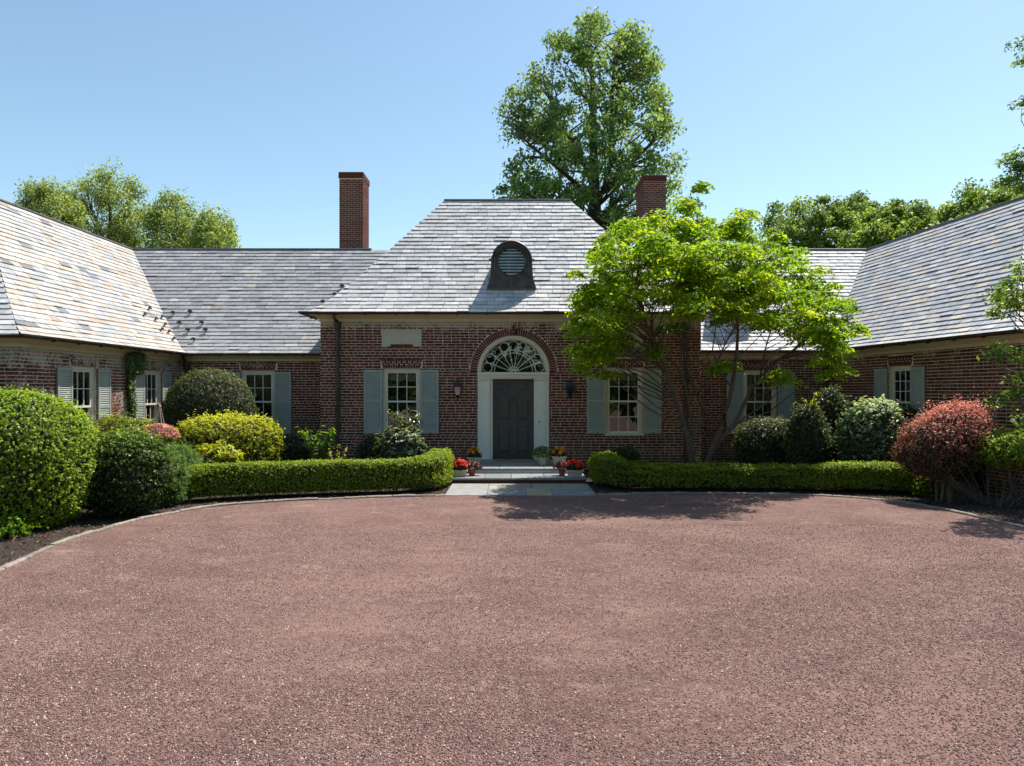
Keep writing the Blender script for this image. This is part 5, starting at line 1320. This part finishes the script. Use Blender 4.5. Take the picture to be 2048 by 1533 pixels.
for i in range(26):
    a = random.uniform(0, 6.28); tx, ty = gx(1892, 12.7)+.75*math.cos(a), -5.3+.5*math.sin(a); z1 = .75+.25*random.random()
    m.tube([(bc[0]+random.uniform(-.1, .1), bc[1], 0), (bc[0]*.6+tx*.4, bc[1]*.6+ty*.4, .22+.15*random.random()), ((bc[0]+tx*3)/4, (bc[1]+ty*3)/4, z1*.7), (tx, ty, z1)], [.011, .008, .006, .004], 5)
m.build('bare_branches', M_stem, bpy.data.objects['barberry'])
shrub('privet', 'flat-topped bright green shrub with bare legs at the right edge', 'bush', (gx(2060, 12.2), -5.85, 1.0), (.98, .7, .32), 26000, .045, .026, L_round, e=2.6, lumpa=.08, depth=.1, floor=.62, stems=False)
m = MB(); bc = (gx(2020, 12.1), 12.1-18)
for i in range(30):
    tx = gx(2060, 12.2)+random.uniform(-.85, .8); ty = -5.85+random.uniform(-.5, .5); m.tube([(bc[0]+random.uniform(-.3, .4), bc[1]+random.uniform(-.1, .1), 0), (bc[0]*.5+tx*.5+random.uniform(-.06, .06), (bc[1]+ty)/2, .45), (tx, ty, .92)], [.010, .007, .004], 5)
m.build('bare_branches', M_stem, bpy.data.objects['privet'])
shrub('dark_underplanting', 'shaded dark shrub behind the red barberry against the wing wall', 'shrub', (gx(1975, 13.6), -3.9, .7), (.45, .35, .72), 8000, .05, .024, L_dark, lumpa=.1)
leafy('seedling', 'tiny green shoot at the foot of the multi-stemmed tree', 'plant', (gx(1398, 15.0), -3.1, .02), [(random.uniform(-.08, .14), random.uniform(-.05, .05), random.uniform(.45, .8)) for _ in range(5)], .08, .04, L_bright, 9)
shrub('fern', 'dim low fern against the wall right of the steps', 'plant', (gx(1255, 16.6), -1.2, .34), (.35, .25, .36), 2500, .09, .02, L_holly, lumpa=.2, spiky=1)

# ---- multi-stemmed maple in front of the right range
MD = 15.3
def st_(pts, d=MD): return [(x, y, dd, r) for x, y, dd, r in pts]
base = (1392, 948)
maple_stems = [
 [(1388, 955, 0, .11), (1378, 885, 0, .085), (1366, 843, 0, .07), (1355, 805, -.1, .062), (1339, 760, -.2, .055), (1326, 728, -.3, .048), (1310, 689, -.5, .038), (1290, 640, -.7, .028), (1265, 570, -.9, .016)],
 [(1378, 885, 0, .075), (1390, 866, .1, .065), (1404, 844, .2, .06), (1412, 827, .2, .055), (1394, 792, .3, .05), (1375, 740, .4, .046), (1366, 700, .4, .045), (1365, 664, .4, .042), (1378, 620, .5, .03), (1392, 560, .6, .02), (1400, 470, .6, .012)],
 [(1382, 900, .1, .045), (1383, 850, .2, .036), (1375, 790, .2, .032), (1362, 745, 0, .028), (1340, 720, -.4, .024), (1300, 730, -.8, .014), (1290, 724, -.9, .008)],
 [(1404, 958, 0, .11), (1426, 892, 0, .085), (1442, 855, -.1, .07), (1455, 812, -.2, .062), (1464, 776, -.3, .055), (1470, 740, -.3, .05), (1474, 698, -.4, .045), (1476, 655, -.4, .035), (1480, 600, -.4, .024), (1470, 500, -.3, .014)],
 [(1418, 915, 0, .07), (1440, 880, .1, .066), (1468, 850, .2, .06), (1490, 805, .3, .056), (1503, 778, .3, .05), (1520, 757, .3, .046), (1549, 724, .4, .04), (1587, 702, .5, .03), (1620, 670, .5, .02), (1650, 620, .6, .012)],
 [(1464, 776, -.3, .03), (1440, 745, -.5, .022), (1425, 700, -.7, .018), (1432, 650, -.8, .014), (1420, 600, -.9, .010)],
 [(1394, 792, .3, .028), (1425, 745, -.6, .02), (1445, 700, -.9, .018), (1470, 650, -1.2, .014), (1500, 600, -1.4, .010)],
 [(1339, 760, -.2, .026), (1300, 700, .4, .02), (1270, 650, .8, .016), (1230, 600, 1.0, .010)],
 [(1520, 757, .3, .026), (1530, 700, -.4, .02), (1545, 650, -.8, .014), (1570, 600, -1.0, .010)],
 [(1442, 780, -.2, .012), (1420, 740, -.4, .010), (1412, 700, -.5, .008)],
]
maple_stems = [[(a, b, c, r_*.78) for a, b, c, r_ in st] for st in maple_stems]
poly_m = [(1142, 665), (1150, 600), (1165, 530), (1205, 470), (1250, 430), (1292, 415), (1335, 425), (1372, 392), (1400, 395), (1400, 430), (1440, 440), (1478, 430), (1495, 450), (1530, 478), (1580, 500), (1610, 530), (1630, 560), (1665, 585), (1682, 612), (1682, 650), (1700, 668), (1680, 700), (1672, 730),
          (1640, 700), (1590, 672), (1530, 668), (1490, 640), (1450, 625), (1400, 618), (1350, 628), (1300, 630), (1262, 650), (1235, 700), (1205, 735), (1165, 722), (1150, 700)]
ex = [at(x, y, MD+d) for x, y, d in ((1398, 378, .2), (1405, 368, .2), (1480, 425, -.3), (1488, 432, -.5), (1435, 735, -.9), (1452, 728, -.7), (1545, 752, -.4), (1560, 742, -.5), (1576, 758, -.4), (1305, 708, -.9), (1311, 690, -.9), (1715, 662, .6), (1705, 655, .5), (1580, 500, -.3), (1660, 745, .2), (1685, 735, .3), (1640, 720, .2), (1160, 735, -.8), (1190, 742, -.6), (1220, 745, -.6), (1150, 665, -1), (1185, 600, -1), (1170, 700, -.8), (1440, 640, -1.3), (1470, 632, -1.2), (1345, 650, -1.0), (1330, 655, -.9), (1690, 700, .4), (1600, 655, .2), (1150, 545, -.6), (1155, 640, -1.0), (1700, 615, .3), (1690, 600, .3), (1720, 655, .4), (1665, 570, .2), (1690, 640, .3), (1640, 540, .1), (1600, 500, 0), (1545, 460, -.2), (1500, 425, -.2))]
ex += [at(random.uniform(1200, 1600), random.uniform(470, 640), random.uniform(12.5, 13.5)) for _ in range(60)]
outline_tree('maple_tree', 'multi-stemmed small tree with bright yellow-green leaves before the right windows', 'tree', poly_m, MD-.25, 2.1, 380, .36, 150, .100, .046, L_maple, maple_stems, M_stem,
             flat=.24, droop=.5, up=1.2, pull=5, rise=.55, br=.022, extra=np.array([tuple(p) for p in ex]))

# ---- branches reaching in from the right edge
poly_r = [(1975, 610), (2000, 565), (2035, 535), (2060, 510), (2140, 500), (2140, 640), (2060, 635), (1990, 632)]
ex = [at(x, y, 11.4+d) for x, y, d in ((1985, 705, 0), (2005, 715, 0), (2025, 700, .2), (2040, 720, 0), (2000, 690, .1), (2045, 780, 0), (2020, 790, .2), (2060, 820, 0), (2000, 800, .1), (2035, 755, .1), (2065, 700, .1), (2060, 745, .2), (2050, 840, .3))]
outline_tree('dogwood_tree', 'loose-branched tree leaning in at the right edge before the wing roof', 'tree', poly_r, 11.5, .9, 46, .22, 60, .085, .042, L_bright2,
             [[(2100, 1040, .3, .07), (2095, 900, .3, .055), (2075, 780, .2, .045), (2060, 700, .1, .035), (2060, 600, 0, .02)], [(2095, 900, .3, .04), (2040, 800, .1, .025), (2010, 740, 0, .012), (1970, 715, 0, .006)], [(2075, 780, .2, .03), (2030, 745, .2, .016), (1985, 730, .1, .008)]],
             M_bark, flat=.6, droop=.2, up=.9, br=.014, extra=np.array([tuple(p) for p in ex]))
bpy.data.objects['dogwood_tree'].location.z = 0

# ---- trees beyond the house
s = 3.261
tul = [(960+x/s, y/s) for x, y in ((700, 55), (780, 85), (900, 115), (985, 170), (1060, 235), (1090, 330), (1165, 440), (1180, 560), (1215, 670), (1255, 760), (1300, 900), (1290, 1010), (1330, 1150), (1310, 1260), (1300, 1560), (600, 1560), (110, 1560), (110, 1290), (125, 1150), (240, 1050), (185, 880), (150, 770), (190, 670), (195, 560), (245, 535), (330, 560), (335, 450), (365, 380), (460, 250), (520, 260), (575, 205), (635, 130))]
outline_tree('tulip_tree', 'tall broad tulip tree rising behind the centre roof', 'tree', tul, 40, 4.6, 400, .72, 86, .20, .145, L_tulip,
             [[(1190, 760, 0, .5), (1190, 420, 0, .38), (1188, 340, 0, .28), (1186, 250, 0, .20), (1184, 130, 0, .11), (1180, 40, 0, .04)],
              [(1190, 420, 0, .25), (1222, 330, -.5, .16), (1224, 200, -.8, .12), (1230, 90, -.8, .05)], [(1190, 370, 0, .2), (1150, 290, 1, .13), (1110, 230, 1.5, .09), (1085, 150, 1.5, .05)],
              [(1190, 400, 0, .2), (1250, 340, 1, .13), (1310, 280, 1.5, .09), (1345, 250, 1.5, .04)], [(1190, 400, 0, .16), (1120, 340, -1, .11), (1060, 290, -2, .07), (1010, 240, -2, .03)], [(1190, 440, 0, .2), (1090, 400, 0, .12), (1020, 380, 0, .05)]],
             flat=.8, up=.3, br=.07, rise=.6)
def loc_poly(x0, x1, top, seed, bot=560, spikes=5, amp=22):
    r = random.Random(seed); P = []; n = spikes*2
    for i in range(n+1):
        f = i/n; base_ = top+(bot-top)*.32*abs(2*f-1)**2.4; P.append((x0+(x1-x0)*f, base_+(0 if i % 2 else amp*r.uniform(.5, 1))))
    return P+[(x1+6, bot), (x0-6, bot)]
def three_stems(x, top, dd=0, r=.22):
    return [[(x, 700, dd, r), (x, 540, dd, r*.8), (x+2, (top+520)/2, dd, r*.45), (x, top+12, dd, r*.12)], [(x, 520, dd, r*.6), (x+28, 440, dd+.5, r*.35), (x+40, top+50, dd+.5, r*.1)], [(x, 510, dd, r*.6), (x-30, 430, dd-.5, r*.35), (x-48, top+45, dd-.5, r*.1)]]
bgG = 'trees beyond the left roof'
for x0, x1, top, sd, lab, D in ((20, 165, 362, 1, 'airy locust tree farthest left above the left wing roof', 43), (120, 305, 336, 2, 'tallest airy locust tree in the clump above the left wing ridge', 46), (288, 400, 388, 3, 'airy locust tree right of the tallest one in the left clump', 44), (385, 470, 424, 4, 'lowest locust tree at the right end of the left clump', 42)):
    outline_tree('locust_tree', lab, 'tree', loc_poly(x0, x1, top, sd, spikes=4 if x1-x0 < 130 else 6), D, 2.6, int((x1-x0)*1.3), .55, 95, .20, .085, L_locust, three_stems((x0+x1)/2+6, top), flat=1.5, up=.3, group=bgG, br=.04, rise=1.2)
for P_, lab, D, nc in (([(1528, 470), (1530, 440), (1548, 415), (1578, 410), (1600, 412), (1620, 386), (1640, 390), (1668, 405), (1690, 410), (1720, 395), (1742, 402), (1752, 430), (1750, 520), (1530, 520)], 'dark rounded oak behind the right range roof, left of its neighbours', 42, 120),
                     ([(1690, 500), (1700, 470), (1735, 440), (1780, 412), (1800, 400), (1830, 420), (1850, 400), (1868, 425), (1900, 430), (1920, 450), (1920, 530), (1690, 530)], 'yellower oak behind the junction of right roofs', 38, 120),
                     ([(1880, 450), (1898, 412), (1915, 425), (1938, 375), (1955, 385), (1972, 405), (1990, 400), (2010, 375), (2040, 360), (2060, 380), (2060, 450), (1880, 500)], 'thin-leaved young tree peeping over the right wing ridge', 34, 80)):
    xm = sum(p[0] for p in P_)/len(P_); tp = min(p[1] for p in P_)
    outline_tree('oak_tree', lab, 'tree', P_, D, 3.2, nc, .62, 170, .19, .12, L_oak, three_stems(xm, tp), flat=.75, up=.5, group='trees beyond the right roof', br=.05)
# tall tree just off the right edge whose outer twigs show
outline_tree('beech_tree', 'tall beech whose outer twigs enter at the right edge above the roof', 'tree',
             [(2050, 75), (2110, 20), (2230, -80), (2400, -40), (2500, 200), (2420, 430), (2200, 470), (2080, 440), (2062, 380), (2100, 300), (2060, 215), (2090, 160)], 21, 3.0, 170, .5, 110, .12, .065, L_oak,
             [[(2260, 900, 0, .3), (2260, 500, 0, .24), (2260, 250, 0, .15), (2260, 0, 0, .05)], [(2260, 400, 0, .12), (2140, 340, 0, .06), (2040, 340, 0, .02)], [(2260, 300, 0, .1), (2120, 150, 0, .05), (2060, 95, 0, .015)]],
             flat=.5, droop=.25, up=.9, br=.03, extra=np.array([tuple(at(x, y, 20.5)) for x, y in ((2042, 85), (2046, 122), (2044, 205), (2020, 318), (2035, 308), (2030, 335), (2042, 330), (2005, 362), (2025, 358), (2040, 352), (2045, 375))]))

# woods and lawn behind the viewer, seen only in the window panes
n = 52000; NW = 330; cx = rng.uniform(-75, 75, NW); cy = -58+rng.uniform(-8, 8, NW); cz = rng.uniform(.5, 15, NW)*(1-.25*np.abs(np.sin(cx*.13)))
C = np.stack([cx, cy, cz], 1); P, d, off, tone = clump_leaves(C, 3.4*rng.uniform(.7, 1.3, NW), 260, .8)
leaf_obj('woodland', P, rvec(len(P))+np.array([0, .3, .4]), rvec(len(P)), .9, .6, .4+.25*rng.normal(size=len(P))+tone, L_oak, kind='stuff')
